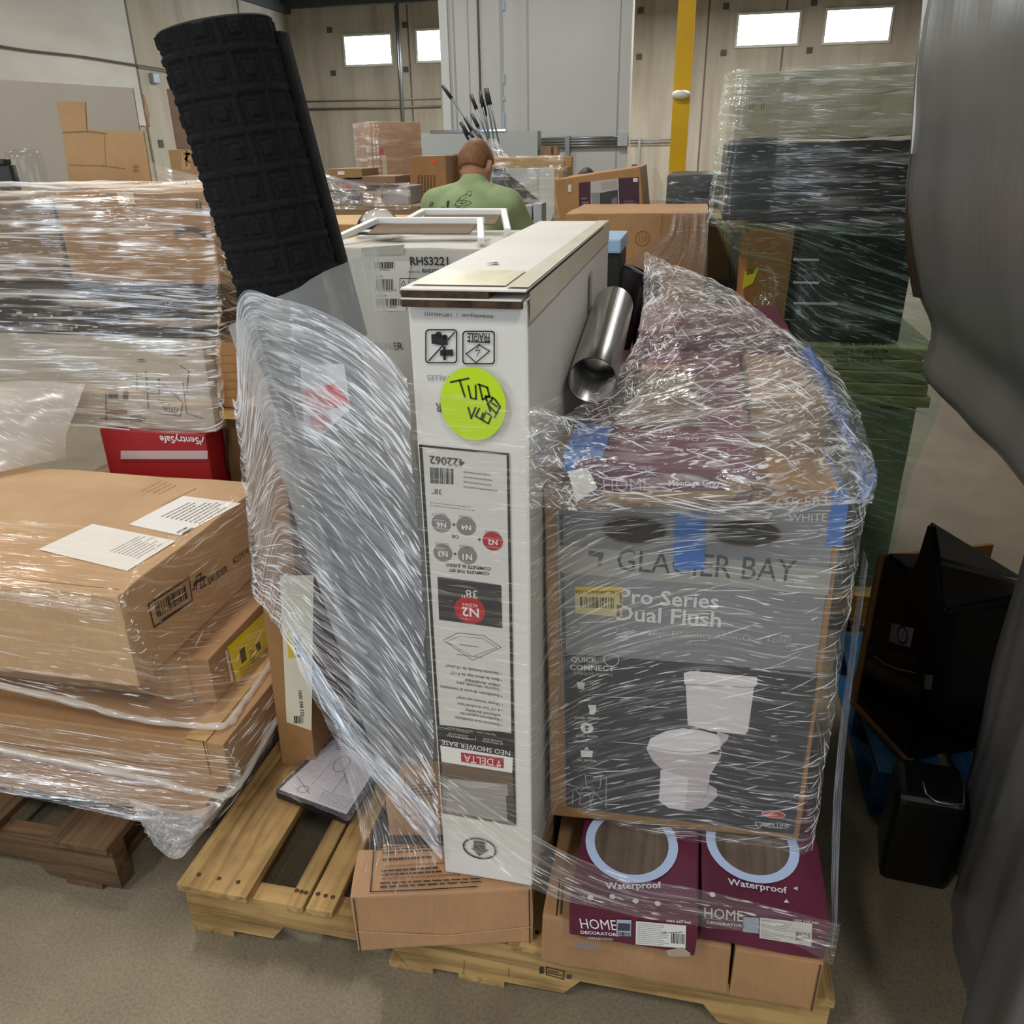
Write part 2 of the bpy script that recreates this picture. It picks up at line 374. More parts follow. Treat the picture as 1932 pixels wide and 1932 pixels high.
# ------------------------------------------------------------------ the hall
YB = 24.; XL = -10.9; ZC = 5.08
def concrete_wall():
    m, t, b = nt('concrete_panel'); L = t.links.new
    n = N(t, 'ShaderNodeTexNoise', Scale=1., Detail=6., Roughness=.65); L(mapped(t, (1.5, 1.5, .16)), n.inputs['Vector'])
    n2 = N(t, 'ShaderNodeTexNoise', Scale=.5, Detail=4.); L(mapped(t), n2.inputs['Vector'])
    mx = N(t, 'ShaderNodeMix', _data_type='RGBA', _blend_type='MULTIPLY'); mx.inputs[0].default_value = 1
    L(ramp(t, n.outputs[0], [(.28, C('938b7b')), (.5, C('aca699')), (.72, C('bcb7ab'))]), mx.inputs[6])
    L(ramp(t, n2.outputs[0], [(.3, (.82, .82, .8)), (.7, (1, 1, 1))]), mx.inputs[7])
    L(mx.outputs[2], b.inputs['Base Color']); b.inputs['Roughness'].default_value = .85; return m
def floor_mat():
    m, t, b = nt('concrete_floor'); L = t.links.new
    n = N(t, 'ShaderNodeTexNoise', Scale=.9, Detail=8., Roughness=.62); L(mapped(t), n.inputs['Vector'])
    n2 = N(t, 'ShaderNodeTexNoise', Scale=160., Detail=3.); L(mapped(t), n2.inputs['Vector'])
    n3 = N(t, 'ShaderNodeTexNoise', Scale=3.5, Detail=6., Distortion=1.); L(mapped(t), n3.inputs['Vector'])
    mx = N(t, 'ShaderNodeMix', _data_type='RGBA', _blend_type='MULTIPLY'); mx.inputs[0].default_value = 1
    L(ramp(t, n.outputs[0], [(.3, C('7a705f')), (.7, C('93876f'))]), mx.inputs[6]); L(ramp(t, n2.outputs[0], [(.32, (.72, .72, .72)), (.6, (1, 1, 1))]), mx.inputs[7])
    mx2 = N(t, 'ShaderNodeMix', _data_type='RGBA', _blend_type='MULTIPLY'); mx2.inputs[0].default_value = .8
    L(mx.outputs[2], mx2.inputs[6]); L(ramp(t, n3.outputs[0], [(.3, (.78, .77, .74)), (.6, (1, 1, 1))]), mx2.inputs[7])
    L(mx2.outputs[2], b.inputs['Base Color']); b.inputs['Roughness'].default_value = .55; b.inputs['Specular IOR Level'].default_value = .35
    bp = N(t, 'ShaderNodeBump', Strength=.15, Distance=.002); L(n2.outputs[0], bp.inputs['Height']); L(bp.outputs[0], b.inputs['Normal']); return m
def S_box(name, *a, mat, parent=None, bevel=0.): bm = bmesh.new(); bx(bm, *a, bevel); return struct(name, bm, mat, parent)
MW = concrete_wall()
S_box('floor', XL - .2, 9, -5, YB + .2, -.1, 0, mat=floor_mat())
S_box('wall_back', XL, 9, YB, YB + .2, 0, ZC + .6, mat=MW)
S_box('wall_left', XL - .2, XL, -5, YB + .2, 0, ZC + .6, mat=MW)
S_box('wall_right', 8.8, 9, -5, YB, 0, ZC + .6, mat=MW)
ceil = S_box('ceiling', XL - .2, 9, -5, YB + .2, ZC + .45, ZC + .55, mat=flat('3c3d3c', .7))
bm = bmesh.new()
for y in (8., 12., 16., 20., YB - .25): bx(bm, XL, 9, y - .09, y + .09, ZC + .02, ZC + .3)
struct('ceiling_beam', bm, flat('34383a', .6), ceil)
bm = bmesh.new(); bx(bm, XL, XL + .16, -5, YB, ZC - .08, ZC + .12); struct('ceiling_edge_angle', bm, flat('34383a', .6), ceil)
# panel joints of the rear and left walls
bm = bmesh.new()
for px in (748, 770, 1335, 1480): x = AY(px, 60, YB).x; bx(bm, x - .02, x + .02, YB - .012, YB, 0, ZC)
struct('trim_1', bm, flat('5f5b52', .9))
bm = bmesh.new()
for px in (130, 245, 455): q = AP(px, 60, (XL, 0, 0), (1, 0, 0)); bx(bm, XL, XL + .015, q.y - .03, q.y + .03, 0, ZC)
struct('trim_2', bm, flat('6b665c', .9))
# white liner panel on the near end of the left wall, with its cable
q = AP(248, 100, (XL, 0, 0), (1, 0, 0)); q0 = AP(120, 160, (XL, 0, 0), (1, 0, 0))
bm = bmesh.new(); bx(bm, XL, XL + .04, -4.9, q.y, 2.0, ZC - .1); struct('trim_3', bm, mottled('liner_panel', 'b3b2ac', 'c5c4be', (.4, .4, 1.5), rough=.7))
bm = bmesh.new(); pts = [AP(x, y, (XL + .1, 0, 0), (1, 0, 0)) for x, y in ((0, 87), (60, 96), (150, 106), (240, 120), (320, 133), (420, 152), (540, 172))]
tube(bm, cr([tuple(p) for p in pts], 40), .018, 6); tag(obj('wall_cable', bm, flat('55524c', .7), smooth=True), 'thin dark cable sagging along the left concrete wall', 'cable')
def rust(name, px, py, w, h, c, lab):
    a = AP(px, py, (XL + .02, 0, 0), (1, 0, 0)); i = Ink(a, (0, 1, 0), (0, 0, 1), uv=True)
    i.raw([(w * cos(k / 12 * pi) * (.7 + .3 * sin(k * 1.7)), h * sin(k / 12 * pi)) for k in range(24)], c, 0); o = i.done(None, name); tag(o, lab, 'stain')
rust('rust_stain', 277, 209, .09, .32, '8f6d3e', 'brown rust streak running down the left concrete wall')
# windows high in the rear wall
glow = bpy.data.materials.new('daylight_pane'); glow.use_nodes = True; g = glow.node_tree; g.nodes.clear()
e = g.nodes.new('ShaderNodeEmission'); e.inputs[0].default_value = (.95, 1, 1, 1); e.inputs[1].default_value = 9; o_ = g.nodes.new('ShaderNodeOutputMaterial'); g.links.new(e.outputs[0], o_.inputs[0])
for k, (a, b) in enumerate((((650, 68), (740, 121)), ((787, 58), (845, 114)), ((1395, 27), (1502, 84)), ((1562, 18), (1674, 78)))):
    p, q = AY(*a, YB), AY(*b, YB); z1 = AY((a[0] + b[0]) / 2, a[1], YB).z; z0 = AY((a[0] + b[0]) / 2, b[1], YB).z
    w = S_box('window_%d' % (k + 1), p.x, q.x, YB - .03, YB, z0, z1, mat=glow)
    bm = bmesh.new()
    for r in ((p.x - .06, p.x, z0 - .06, z1 + .06), (q.x, q.x + .06, z0 - .06, z1 + .06), (p.x, q.x, z0 - .06, z0), (p.x, q.x, z1, z1 + .06)): bx(bm, r[0], r[1], YB - .05, YB, r[2], r[3])
    struct('window_frame', bm, flat('b9b8b0', .6), w)
    area('window_daylight', ((p.x + q.x) / 2, YB - .1, (z0 + z1) / 2), (q.x - p.x, z1 - z0), 60, (.85, .95, 1), (radians(-75), 0, 0))
for k, (px, py) in enumerate(((622, 57), (629, 138), (764, 47), (766, 131), (1209, 20), (1206, 107), (1370, 12), (1365, 100), (1536, 5), (1527, 95), (1197, 315))):
    p = AY(px, py, YB); o = box('embed_plate', p.x - .075, p.x + .075, YB - .02, YB, p.z - .07, p.z + .07, flat('4b473f', .7))
    tag(o, 'small dark square plate set in the rear concrete wall', 'plate', 'embed plates of the rear wall')
p = AP(303, 271, (XL, 0, 0), (1, 0, 0)); tag(box('embed_plate', XL, XL + .02, p.y - .09, p.y + .09, p.z - .08, p.z + .08, flat('4b473f', .7)), 'small dark square plate set in the left concrete wall', 'plate')
p = AP(288, 148, (XL, 0, 0), (1, 0, 0)); tag(box('junction_box', XL, XL + .1, p.y - .12, p.y + .12, p.z - .1, p.z + .1, flat('8f9aa3', .4), bevel=.02), 'grey junction box under the cable on the left wall', 'box')
def pipe(name, a, b, y, r, c, lab):
    bm = bmesh.new(); p, q = AY(*a, y), AY(*b, y); tube(bm, [p, q], r, 8); return tag(obj(name, bm, flat(c, .4, .6), smooth=True), lab, 'pipe')
pipe('downpipe', (748, -10), (766, 330), YB - .2, .045, '7f8488', 'grey downpipe running up the rear wall between two windows')
pipe('conduit_pipe', (560, 192), (832, 186), YB - .022, .02, '8d7c64', 'upper rusty conduit crossing the rear wall under the left windows')
pipe('conduit_pipe', (560, 207), (832, 201), YB - .032, .03, '6e6b62', 'lower grey conduit crossing the rear wall under the left windows')
# white partition block standing in the hall
YP = 11.; xa, xb = AY(831, 60, YP).x, AY(1192, 60, YP).x
S_box('wall_partition', xa, xb, YP, YP + .35, 0, ZC + .3, mat=mottled('white_panel', 'b9bbb8', 'c4c5c3', (.5, .5, .3), rough=.6))
bm = bmesh.new()
for px, w in ((857, .012), (884, .006), (946, .02), (995, .01), (1168, .008)): x = AY(px, 100, YP).x; bx(bm, x - w, x + w, YP - .012, YP, 0, ZC + .3)
struct('trim_4', bm, flat('9fa2a3', .35))
bm = bmesh.new(); x = AY(848, 100, YP).x; bx(bm, xa, x, YP - .05, YP, 0, ZC + .3); struct('trim_5', bm, flat('c9cbcb', .5))
p = AY(903, 60, 10.5); tag(box('hanging_rod', p.x - .012, p.x + .012, 10.49, 10.514, AY(908, 195, 10.5).z, ZC + .45, flat('3a3a3a', .5), bevel=0), 'thin dark rod hanging down in front of the white partition', 'rod')
for y0, y1 in ((0, 20), (138, 158), (182, 190), (212, 246)): i = Ink((0, YP - .02, 0), (1, 0, 0), (0, 0, 1)); i.rect((948, y0), (952, y1), '9db4c4', 0); tag(i.done(None, 'reflective_strip'), 'short shiny strip in the broken line down the white partition', 'strip', 'shiny strips on the white partition')

def conduits(name, x0, x1, y, rows, dy, lab, drop):
    t = thing(name, lab, 'pipe', AY((x0 + x1) / 2, rows[0], y))
    for r in rows:
        bm = bmesh.new(); p, q = AY(x0, r, y), AY(x1, r - dy, y); tube(bm, [p, (q.x, q.y, p.z)], .017, 6); obj('tube', bm, flat('8e9193', .35, .7), t, True)
    for px in drop:
        bm = bmesh.new(); p = AY(px, rows[0] - 6, y); q = AY(px, rows[-1] + 70, y); bx(bm, p.x - .03, p.x + .03, y - .03, y + .04, q.z, p.z); obj('bracket', bm, flat('9a9c9c', .4, .5), t)
    return t
conduits('conduit_run', 1020, 1186, YP - .05, (262, 267, 272, 277), 0, 'bundle of thin grey conduits across the white partition', (1071,))
conduits('conduit_run', 1188, 1266, YB - .1, (265, 270), 0, 'pair of grey conduits on concrete beside the yellow column', (1207,))
p = AY(1176, 262, YP); tag(box('switch_box', p.x - .07, p.x + .07, YP - .1, YP, p.z - .09, p.z + .09, flat('b4b6b6', .4), bevel=.01), 'grey electrical box at the right end of the partition conduits', 'box')
# yellow steel column
p, q = AY(1278, 0, 11.2), AY(1312, 0, 11.2)
t = thing('steel_column', 'tall yellow painted steel column before the rear wall', 'column', ((p.x + q.x) / 2, 11.3, 0))
bm = bmesh.new(); x0, x1 = p.x + .015, q.x + .01; bx(bm, x0, x1, 11.2, 11.22, 0, ZC + .4); bx(bm, x0, x1, 11.42, 11.44, 0, ZC + .4); bx(bm, (x0 + x1) / 2 - .01, (x0 + x1) / 2 + .01, 11.22, 11.42, 0, ZC + .4)
obj('shaft', bm, mottled('yellow_paint', 'd2a400', 'dfb300', (1, 1, 1), rough=.5), t)
bm = bmesh.new(); bx(bm, x0 - .1, x1 + .1, 11.12, 11.52, 0, .02); obj('base_plate', bm, flat('c79b10', .6), t)
p = AY(1285, 178, 11.15); bm = bmesh.new(); ell(bm, (p.x, 11.15, p.z), (.12, .07, .055)); bx(bm, p.x - .05, p.x + .05, 11.14, 11.2, p.z - .04, p.z + .04)
tag(obj('access_point', bm, flat('e6e6e0', .4), smooth=True), 'white oval device fixed to the yellow column', 'device')
# ------------------------------------------------------------------ pallets
PW = lambda ax: wood('9a7a42', 'd2ae70', ax)
def pallet(label, x0, y0, w=1.22, d=1.02, name='wooden_pallet', ax=0, tops=None, cols=('6a5230', 'b5945f'), h=.14, bottoms=True):
    t = thing(name, label, 'pallet', (x0 + w / 2, y0 + d / 2, 0)); ms, mb = wood(*cols, 0), wood(*cols, 1)
    for k, y in enumerate((y0, y0 + d / 2 - .02, y0 + d - .04)):
        bm = bmesh.new(); prof = [(0, .0), (.04, .0)]
        z0, z1 = .018, h - .018
        for c in (.26, .74):                        # fork notches
            a, b = c * w - .11, c * w + .11
            prof += [(a - .03, 0), (a, .04), (b, .04), (b + .03, 0)]
        prof = [(x, z0 + z) for x, z in sorted(set(prof + [(w, 0)]))] + [(w, z1), (0, z1)]
        f = [bm.verts.new((x0 + x, y, z)) for x, z in prof]; g = [bm.verts.new((x0 + x, y + .04, z)) for x, z in prof]; n = len(f)
        bm.faces.new(f); bm.faces.new(g[::-1])
        for i in range(n): bm.faces.new((f[i], g[i], g[(i + 1) % n], f[(i + 1) % n]))
        obj('stringer', bm, ms, t)
    for a, b, dz in (tops or [(a_ * w / 1.22, b_ * w / 1.22, 0) for a_, b_, _ in [(.0, .14, 0), (.2, .29, 0), (.36, .46, 0), (.52, .62, 0), (.68, .78, 0), (.84, .94, 0), (1.08, 1.22, 0)]]):
        bm = bmesh.new(); bx(bm, x0 + a, x0 + b, y0 - .012, y0 + d, h - .018, h, .003)
        for v in bm.verts: v.co += noise.noise_vector(v.co * 5) * .003
        q = obj('deck_board', bm, mb, t)
        if k == 2:
            for nx in ((.2, .5, .78) if label.startswith('yellowish') else ()):
                bn = bmesh.new(); ell(bn, (x0 + a + (b - a) * nx, y0 + .018 + noise.noise(Vector((a, nx, 0))) * .008, h + .001), (.0045, .0045, .0015), u=8, v=4)
                obj('nail', bn, flat('4a3420', .6, .4), q)
    if bottoms:
        for a in (.0, .42, .56, w - .14):
            bm = bmesh.new(); bx(bm, x0 + a, x0 + a + .09, y0, y0 + d, 0, .018, .002); obj('bottom_board', bm, mb, t)
    return t
main = pallet('yellowish wooden pallet under the white shower base box and toilet box', 0, 0,
              tops=[(-.005, .145, 0), (.228, .262, 0), (.268, .322, 0), (.36, .45, 0), (.5, .6, 0), (.66, .76, 0), (.82, .92, 0), (.97, 1.04, 0), (1.085, 1.222, 0)])
lp = pallet('dark wooden pallet under the tan flat boxes at left', -1.42, .05, 1.22, 1.0, cols=('3a2b1d', '6a5138'))
# ------------------------------------------------------------------ boxes on the left pallet
KB, KT = cardboard('b08c66'), cardboard('c4a27c')
def qmap(i, pts): return pts
c = Carton('flat_carton', 'bottom flat tan box lying directly on the dark left pallet', (-1.35, .15, .144), 1.32, .85, .045, cardboard('a98561'), group=None)
i = c.ink(); i.line([(0, 1545), (400, 1560)], .002, '8a6b4a', 0); c.seam('front', 1.28); c.done()
c = Carton('flat_carton', 'thin tan box second from the bottom of the left stack', (-1.30, .205, .187), 1.30, .8, .036, cardboard('b08b62')); c.seam('right', .4); c.done()
c = Carton('flat_carton', 'wide tan box under the carton with the yellow label', (-1.33, .20, .225), 1.335, .8, .088, cardboard('ad8760')); c.tape('top', 1.27, .05, 'b99467', .4, .04); c.seam('front', 1.29); c.done()
c = Carton('flat_carton', 'tan box with a yellow sticker on its side in the left stack', (-1.0, .32, .315), .92, .62, .118, cardboard('ac8560'))
i = c.ink('right')
i.poly([(428, 1221), (507, 1146), (515, 1214), (447, 1291)], 'ecd90f', 0); i.poly([(424, 1228), (428, 1225), (440, 1284), (436, 1288)], 'ddd9d0', 0); i.poly([(506, 1150), (514, 1146), (517, 1196), (507, 1222)], 'dcd6d6', 1)
i.poly([(451, 1228), (460, 1219), (465, 1244), (455, 1253)], '3a3a20', 1); i.poly([(481, 1217), (489, 1210), (492, 1223), (484, 1230)], '3a3a20', 1)
i.greek((468, 1228), (478, 1221), (483, 1250), (473, 1260), 6, '55501a', 1, .4); i.greek((450, 1262), (490, 1226), (493, 1240), (455, 1275), 3, '6a6418', 1, .3)
i.bars((508, 1180), (515, 1172), (516, 1196), (509, 1208), '222222', 12, 2); c.done('label')
c.tape('front', .84, .05, 'b08c64', .4, 0)
c = Carton('furniture_carton', 'big tan furniture box with two white labels topping the left stack', (-1.28, .20, .435), 1.115, .60, .22, KT, soft=.003)
i = c.ink('top')
i.poly([(72, 1037), (175, 989), (332, 1021), (240, 1078)], 'e9e6e2', 0); i.poly([(243, 990), (346, 936), (455, 950), (340, 1011)], 'e9e6e2', 0)
i.greek((300, 975), (365, 943), (440, 953), (380, 990), 9, '77736e', 1, .3, 3); i.greek((330, 1005), (352, 993), (372, 996), (350, 1009), 2, '4c4946', 1, .5, 4); i.greek((205, 1040), (265, 1010), (322, 1020), (262, 1055), 8, '9c9894', 1, .3, 5)
i.greek((260, 925), (300, 905), (345, 912), (305, 934), 4, '9a7a55', 0, .12, 6); i.line([(305, 953), (370, 922)], .002, '8e6f4e', 0)
i = c.ink('right'); i.line([(279, 1140), (356, 1090), (362, 1133), (290, 1183)], .004, '28231f', 1, True); i.bars((291, 1140), (352, 1102), (357, 1126), (297, 1166), '28231f', 22, 1); i.greek((300, 1170), (357, 1132), (358, 1138), (301, 1176), 1, '28231f', 1, .6)
i.text('SAUDER', (392, 1104), (429, 1077), '28231f', 1, True); i.text('423974', (439, 1066), (469, 1044), '28231f', 1)
i.line([(362, 1113), (366, 1110), (366, 1100), (384, 1087), (384, 1105)], .004, '28231f', 1); i.line([(370, 1113), (370, 1088), (378, 1082), (378, 1110), (389, 1103)], .004, '28231f', 1); i.line([(365, 1104), (388, 1088)], .004, '28231f', 1)
i.poly([(473, 1006), (490, 995), (492, 1035), (478, 1045)], '33291f', 1)
i = c.ink('front'); i.line([(0, 1088), (225, 1112)], .002, '9a7850', 0)
c.done()
# ------------------------------------------------------------------ the load behind it
bp = pallet('wooden pallet under the grey carton and red carton at the back left', -1.70, 1.07, 1.22, 1.0, cols=('5a4630', '8a6b45'))
c = Carton('safe_carton', 'red carton printed upside down under the grey diagram carton', (-.78, .985, .146), .345, .42, .566, flat('a81f22', .5))
i = c.ink()
i.rect((228, 850), (392, 866), 'cfb4b2', 0); i.rect((228, 866), (392, 872), '8b1820', 0); i.text('SentrySafe', (375, 825), (301, 822), 'efe4e0', 1, True)
i.line([(384, 825), (381, 836), (377, 828), (379, 838)], .004, 'efe4e0', 1); c.done()
c = Carton('diagram_carton', 'pale grey carton with line drawings behind the tan furniture box', (-1.32, 1.0, .715), .915, .5, .27, mottled('grey_board', '9d988d', 'b0aba0', (3, 3, 3), rough=.55))
i = c.ink(); K = '5c574f'
for pts in (((258, 705), (258, 735), (300, 745), (300, 715)), ((275, 700), (280, 770)), ((298, 715), (345, 760), (340, 785), (298, 780)), ((345, 720), (352, 780), (385, 790)), ((352, 740), (356, 700), (340, 690)), ((190, 735), (245, 735)), ((190, 790), (275, 792)), ((200, 735), (200, 800))): i.line(pts, .0025, K, 0)
for a in range(7): i.line([(300 + a * 6, 752 + a * 3), (312 + a * 3, 775 + a)], .002, K, 0)
i.rect((205, 735), (222, 752), K, 0); i.rect((232, 733), (242, 755), K, 0); i.rect((200, 774), (240, 782), '7d5440', 0); i.greek((245, 782), (275, 782), (275, 798), (245, 798), 3, K, 0)
i.greek((300, 664), (365, 669), (365, 676), (300, 671), 1, K, 0, .3); i.greek((260, 676), (275, 676), (275, 684), (260, 684), 2, K, 0); c.done()
c = Carton('black_carton', 'long black carton lying on the grey diagram carton', (-1.45, 1.0, .987), 1.06, .5, .135, mottled('black_board', '211d1b', '2e2926', (4, 4, 4), rough=.45))
i = c.ink(); i.text('GLACIER BAY', (253, 601), (335, 603), '4b4643', 0, True); i.rect((0, 572), (200, 590), '171412', 0)
for a in range(26): x = (a * 37) % 190; y = 585 + (a * 23) % 45; i.rect((x, y), (x + 4 + a % 9, y + 3 + a % 5), ('b9b4a6', '7f786c', '4a433c')[a % 3], 1)
c.done()
c = Carton('brown_carton', 'brown carton with twin arrows topping the wrapped stack behind the mat', (-.79, 1.03, 1.126), .455, .45, .235, cardboard('9f7b54'))
i = c.ink(); i.line([(371, 383), (371, 394)], .004, '2a221b', 0); i.line([(378, 382), (378, 395)], .004, '2a221b', 0); i.line([(366, 398), (382, 397)], .003, '2a221b', 0); i.ring((360, 455), .05, .012, '3b342e', 0, .03, 0, 150); c.tape('top', .22, .05); c.done()
c = Carton('brown_carton', 'dull brown carton at the left end of the top row of the wrapped stack', (-1.56, 1.04, 1.126), .75, .45, .225, cardboard('7d6a55'))
i = c.ink()
for a in range(16): i.rect((120 + a * 4.4, 470), (122 + a * 4.4 + a % 3, 515), '4b4032', 0)
i.rect((178, 475), (196, 515), '6d6a66', 1); c.done()
# tan cartons on a plank between this load and the middle pallet
sup = Carton('brown_carton', 'dark brown carton standing under the pale plank at the left of the wrapped load', (-.425, 1.06, 0), .235, .4, .748, cardboard('6f5230')); i = sup.ink(); i.rect((426, 810), (432, 890), '3a2a18', 0); sup.done()
tag(box('wooden_plank', -.40, -.17, 1.02, 1.42, .750, .775, wood('b08a50', 'd6ad70', 0)), 'pale wooden plank under the small tan carton beside the clear wrapped load', 'plank')
c = Carton('tan_carton', 'small tan carton stack end on the pale plank left of the wrapped load', (-.395, 1.04, .779), .285, .4, .19, cardboard('b3875a'))
i = c.ink()
for a in range(7): i.line([(388, 672 + a * 16), (492, 668 + a * 16)], .0015, '8a6238', 0)
c.done()
# loose cardboard sheets standing behind the wrapped stack
def panel(name, label, pts, y, mat, th=.006, z0=None):
    ps = [AY(*p, y) for p in pts]; t = thing(name, label, 'cardboard sheet', (sum(p.x for p in ps) / len(ps), y, min(p.z for p in ps)))
    bm = bmesh.new(); f = [bm.verts.new(p) for p in ps]; g = [bm.verts.new(p + V3(0, th, 0)) for p in ps]; n = len(f)
    bm.faces.new(f); bm.faces.new(g[::-1])
    for k in range(n): bm.faces.new((f[k], g[k], g[(k + 1) % n], f[(k + 1) % n]))
    bmesh.ops.recalc_face_normals(bm, faces=bm.faces); obj('sheet', bm, mat, t); return t
t = panel('cardboard_sheet', 'orange tan cardboard sheet with one raised flap standing on the wrapped stack', [(105, 192), (160, 192), (163, 245), (270, 248), (290, 372), (133, 372), (118, 250)], 1.52, cardboard('c09a6c'))
i = Ink((0, 1.519, 0), (1, 0, 0), (0, 0, 1)); i.line([(118, 250), (165, 248), (200, 252)], .003, '8a6539', 0); i.line([(130, 311), (195, 313), (235, 318)], .003, '9a754a', 0); i.line([(196, 252), (199, 312)], .002, 'b08a5e', 0); i.greek((251, 310), (263, 310), (263, 325), (251, 325), 4, '8f6a45', 0); i.done(t)
panel('cardboard_sheet', 'huge pale grey brown cardboard sheet standing behind the orange sheet', [(-40, 148), (160, 160), (250, 166), (285, 380), (-40, 380)], 2.1, mottled('pale_board', 'a99f90', 'b5ab9c', (1, 1, 1), rough=.8))
# clear bottle at the far left
t = thing('spray_bottle', 'clear plastic bottle with black spout on the stack at the far left', 'bottle', (-1.03, 1.2, 1.349))
bm = bmesh.new(); pr = [(.0, 0), (.045, 0), (.05, .02), (.05, .09), (.046, .11), (.015, .118)]
loft(bm, [[V3(-1.0 + r * cos(a * pi / 8), 1.2 + r * sin(a * pi / 8), 1.352 + z) for a in range(16)] for r, z in pr], closed=True); obj('body', bm, film('e2e6e2', .25, .2), t, True)
bm = bmesh.new(); bx(bm, -1.09, -1.04, 1.18, 1.21, 1.36, 1.43, .004); bx(bm, -1.085, -1.045, 1.17, 1.2, 1.43, 1.445, .003); obj('spout', bm, flat('26221f', .4), t)
# ------------------------------------------------------------------ the load on the middle pallet
def cp(ox, oy, s): return lambda x, y: (ox + x / s, oy + y / s)
K = '1d1b1b'
WB = mottled('white_board', 'd8d5cd', 'e2dfd8', (4, 4, 4), rough=.5, spec=.35)
# caution carton in front, the one behind it, and the one under the white box
c = Carton('caution_carton', 'tan carton with caution print sticking out under the white shower base box', (.400, -.079, .14), .316, .105, .134, cardboard('b98f69'), rz=14.3, soft=.003)
i = c.ink('top'); i.line([(699, 1683), (706, 1600), (840, 1592)], .002, K, 0); i.line([(699, 1683), (800, 1679), (900, 1673)], .002, K, 0)
i.greek((722, 1602), (835, 1594), (835, 1606), (722, 1613), 2, '3a2f28', 0, .4, 2); i.greek((722, 1618), (835, 1612), (836, 1620), (722, 1627), 1, '3a2f28', 0, .45, 3)
i.text('CAUTION: SILICA DUST HARMFUL IF INHALED.', (722, 1637), (838, 1630), '3a2f28', 0); i.greek((720, 1640), (836, 1633), (837, 1648), (719, 1655), 2, '3a2f28', 0, .4, 5)
i.text('ADVERTENCIA: POLVO DE SILICE NOCIVO SI SE', (719, 1661), (868, 1652), '3a2f28', 0); i.greek((718, 1663), (905, 1655), (930, 1665), (717, 1678), 2, '3a2f28', 0, .4, 6)
i.line([(708, 1605), (716, 1604), (712, 1597)], .0012, '3a2f28', 0, True)
c.seam('front', .006); c.seam('front', .31); i = c.ink(); i.line([(672, 1757), (840, 1765), (1003, 1748)], .003, 'c7a27c', 0); c.done()
c = Carton('brown_carton', 'tan carton with a ruled frame on its top just behind the caution carton', (.392, .125, .14), .15, .12, .165, cardboard('b48b64'))
i = c.ink('top'); i.line([(764, 1470), (764, 1540), (835, 1532)], .002, K, 0); i.greek((775, 1480), (835, 1475), (835, 1500), (775, 1505), 4, '3a2f28', 0, .3, 2)
i = c.ink(); i.rect((723, 1575), (835, 1592), '3b2d22', 0); c.done()
c = Carton('brown_carton', 'brown carton hidden below the rear of the white shower base box', (.56, .20, .14), .15, .78, .133, cardboard('a5805a')); c.done()
# white shower base box
D = Carton('shower_base_box', 'tall narrow white box with upside-down red and black print, standing in front', (.547, .0015, .277), .158, 1.0, 1.0, WB, soft=.0015, rx=-.3)
i = D.ink(); a, b = cp(740, 780, 4.025), cp(760, 1180, 3.717); INK = '2a2929'
G = 'b7b3ac'
i.poly([(791, 838), (961, 855), (974, 1557), (835, 1533)], 'cfccc5', 0)
i.poly([(791, 838), (797, 838), (840, 1533), (835, 1533)], INK, 1); i.poly([(956, 855), (961, 855), (974, 1557), (968, 1556)], INK, 1); i.poly([(791, 838), (961, 855), (961, 859), (791, 842)], INK, 1)
i.text('422062', (877, 866), (811, 859), '4a4846', 2, True); i.bars((812, 881), (858, 884), (858, 913), (813, 911), '3a3838', 24, 2); i.text('38"', (834, 923), (815, 921), '5a5856', 2)
i.greek((875, 885), (940, 893), (940, 930), (875, 922), 4, '8d8a85', 2, .25, 8); i.greek((812, 945), (900, 955), (900, 965), (812, 955), 2, '8d8a85', 2, .25, 9)
def dot(x, y, r, col, t, ht=.55):
    i.disc((x, y), r, col, 2, seg=26); i.text(t, (x + 9, y - 2), (x - 9, y - 3), 'e9e6e0', 3, True)
for x, y, t in ((833, 987, 'N6'), (880, 992, 'N4'), (836, 1042, 'N3'), (882, 1047, 'N1')): dot(x, y, .0142, '7f7d7a', t)
dot(930, 1020, .0148, 'ab2430', 'N2'); i.greek((820, 978), (845, 980), (845, 983), (820, 981), 1, 'd5d2cc', 3, .5)
for x, y in ((857, 989), (859, 1044), (905, 1017)): i.line([(x - 2.5, y), (x + 2.5, y)], .0012, K, 2); i.line([(x, y - 2.5), (x, y + 2.5)], .0012, K, 2)
i.text('OR', (866, 1009), (852, 1007), K, 2)
for q in ((815, 966, 848, 968), (866, 970, 895, 974), (915, 999, 946, 1002), (822, 1021, 852, 1024), (867, 1026, 899, 1030)): i.greek((q[0], q[1]), (q[2], q[3]), (q[2], q[3] + 6), (q[0], q[1] + 6), 2, '7d7a76', 2, .3, 3)
i.text('COMPLETE THE SET', (923, 1079), (847, 1072), K, 2, True); i.text('COMPLETE EL JUEGO', (926, 1070), (842, 1062), K, 2, True)
i.poly([(826, 1087), (946, 1103), (948, 1184), (829, 1168)], '343332', 2); i.text('38"', (901, 1113), (871, 1111), 'dedad4', 3)
i.disc((887, 1150), .0235, 'b0242f', 3); i.text('422062', (902, 1139), (873, 1136), 'eae0dc', 4); i.text('N2', (904, 1147), (872, 1144), 'eae0dc', 4, True)
hx = [b(*p) for p in ((285, 100), (390, 48), (570, 68), (690, 150), (490, 240))]; i.line(hx, .0008, '5a5755', 2, True)
i.line([b(*p) for p in ((310, 110), (400, 70), (560, 88), (660, 150), (490, 215))], .0006, '6a6765', 2, True); i.greek(b(400, 125), b(570, 148), b(570, 158), b(400, 135), 1, '6a6765', 2, .5); i.greek(b(380, 195), b(600, 222), b(600, 230), b(380, 203), 1, '6a6765', 2, .5, 7)
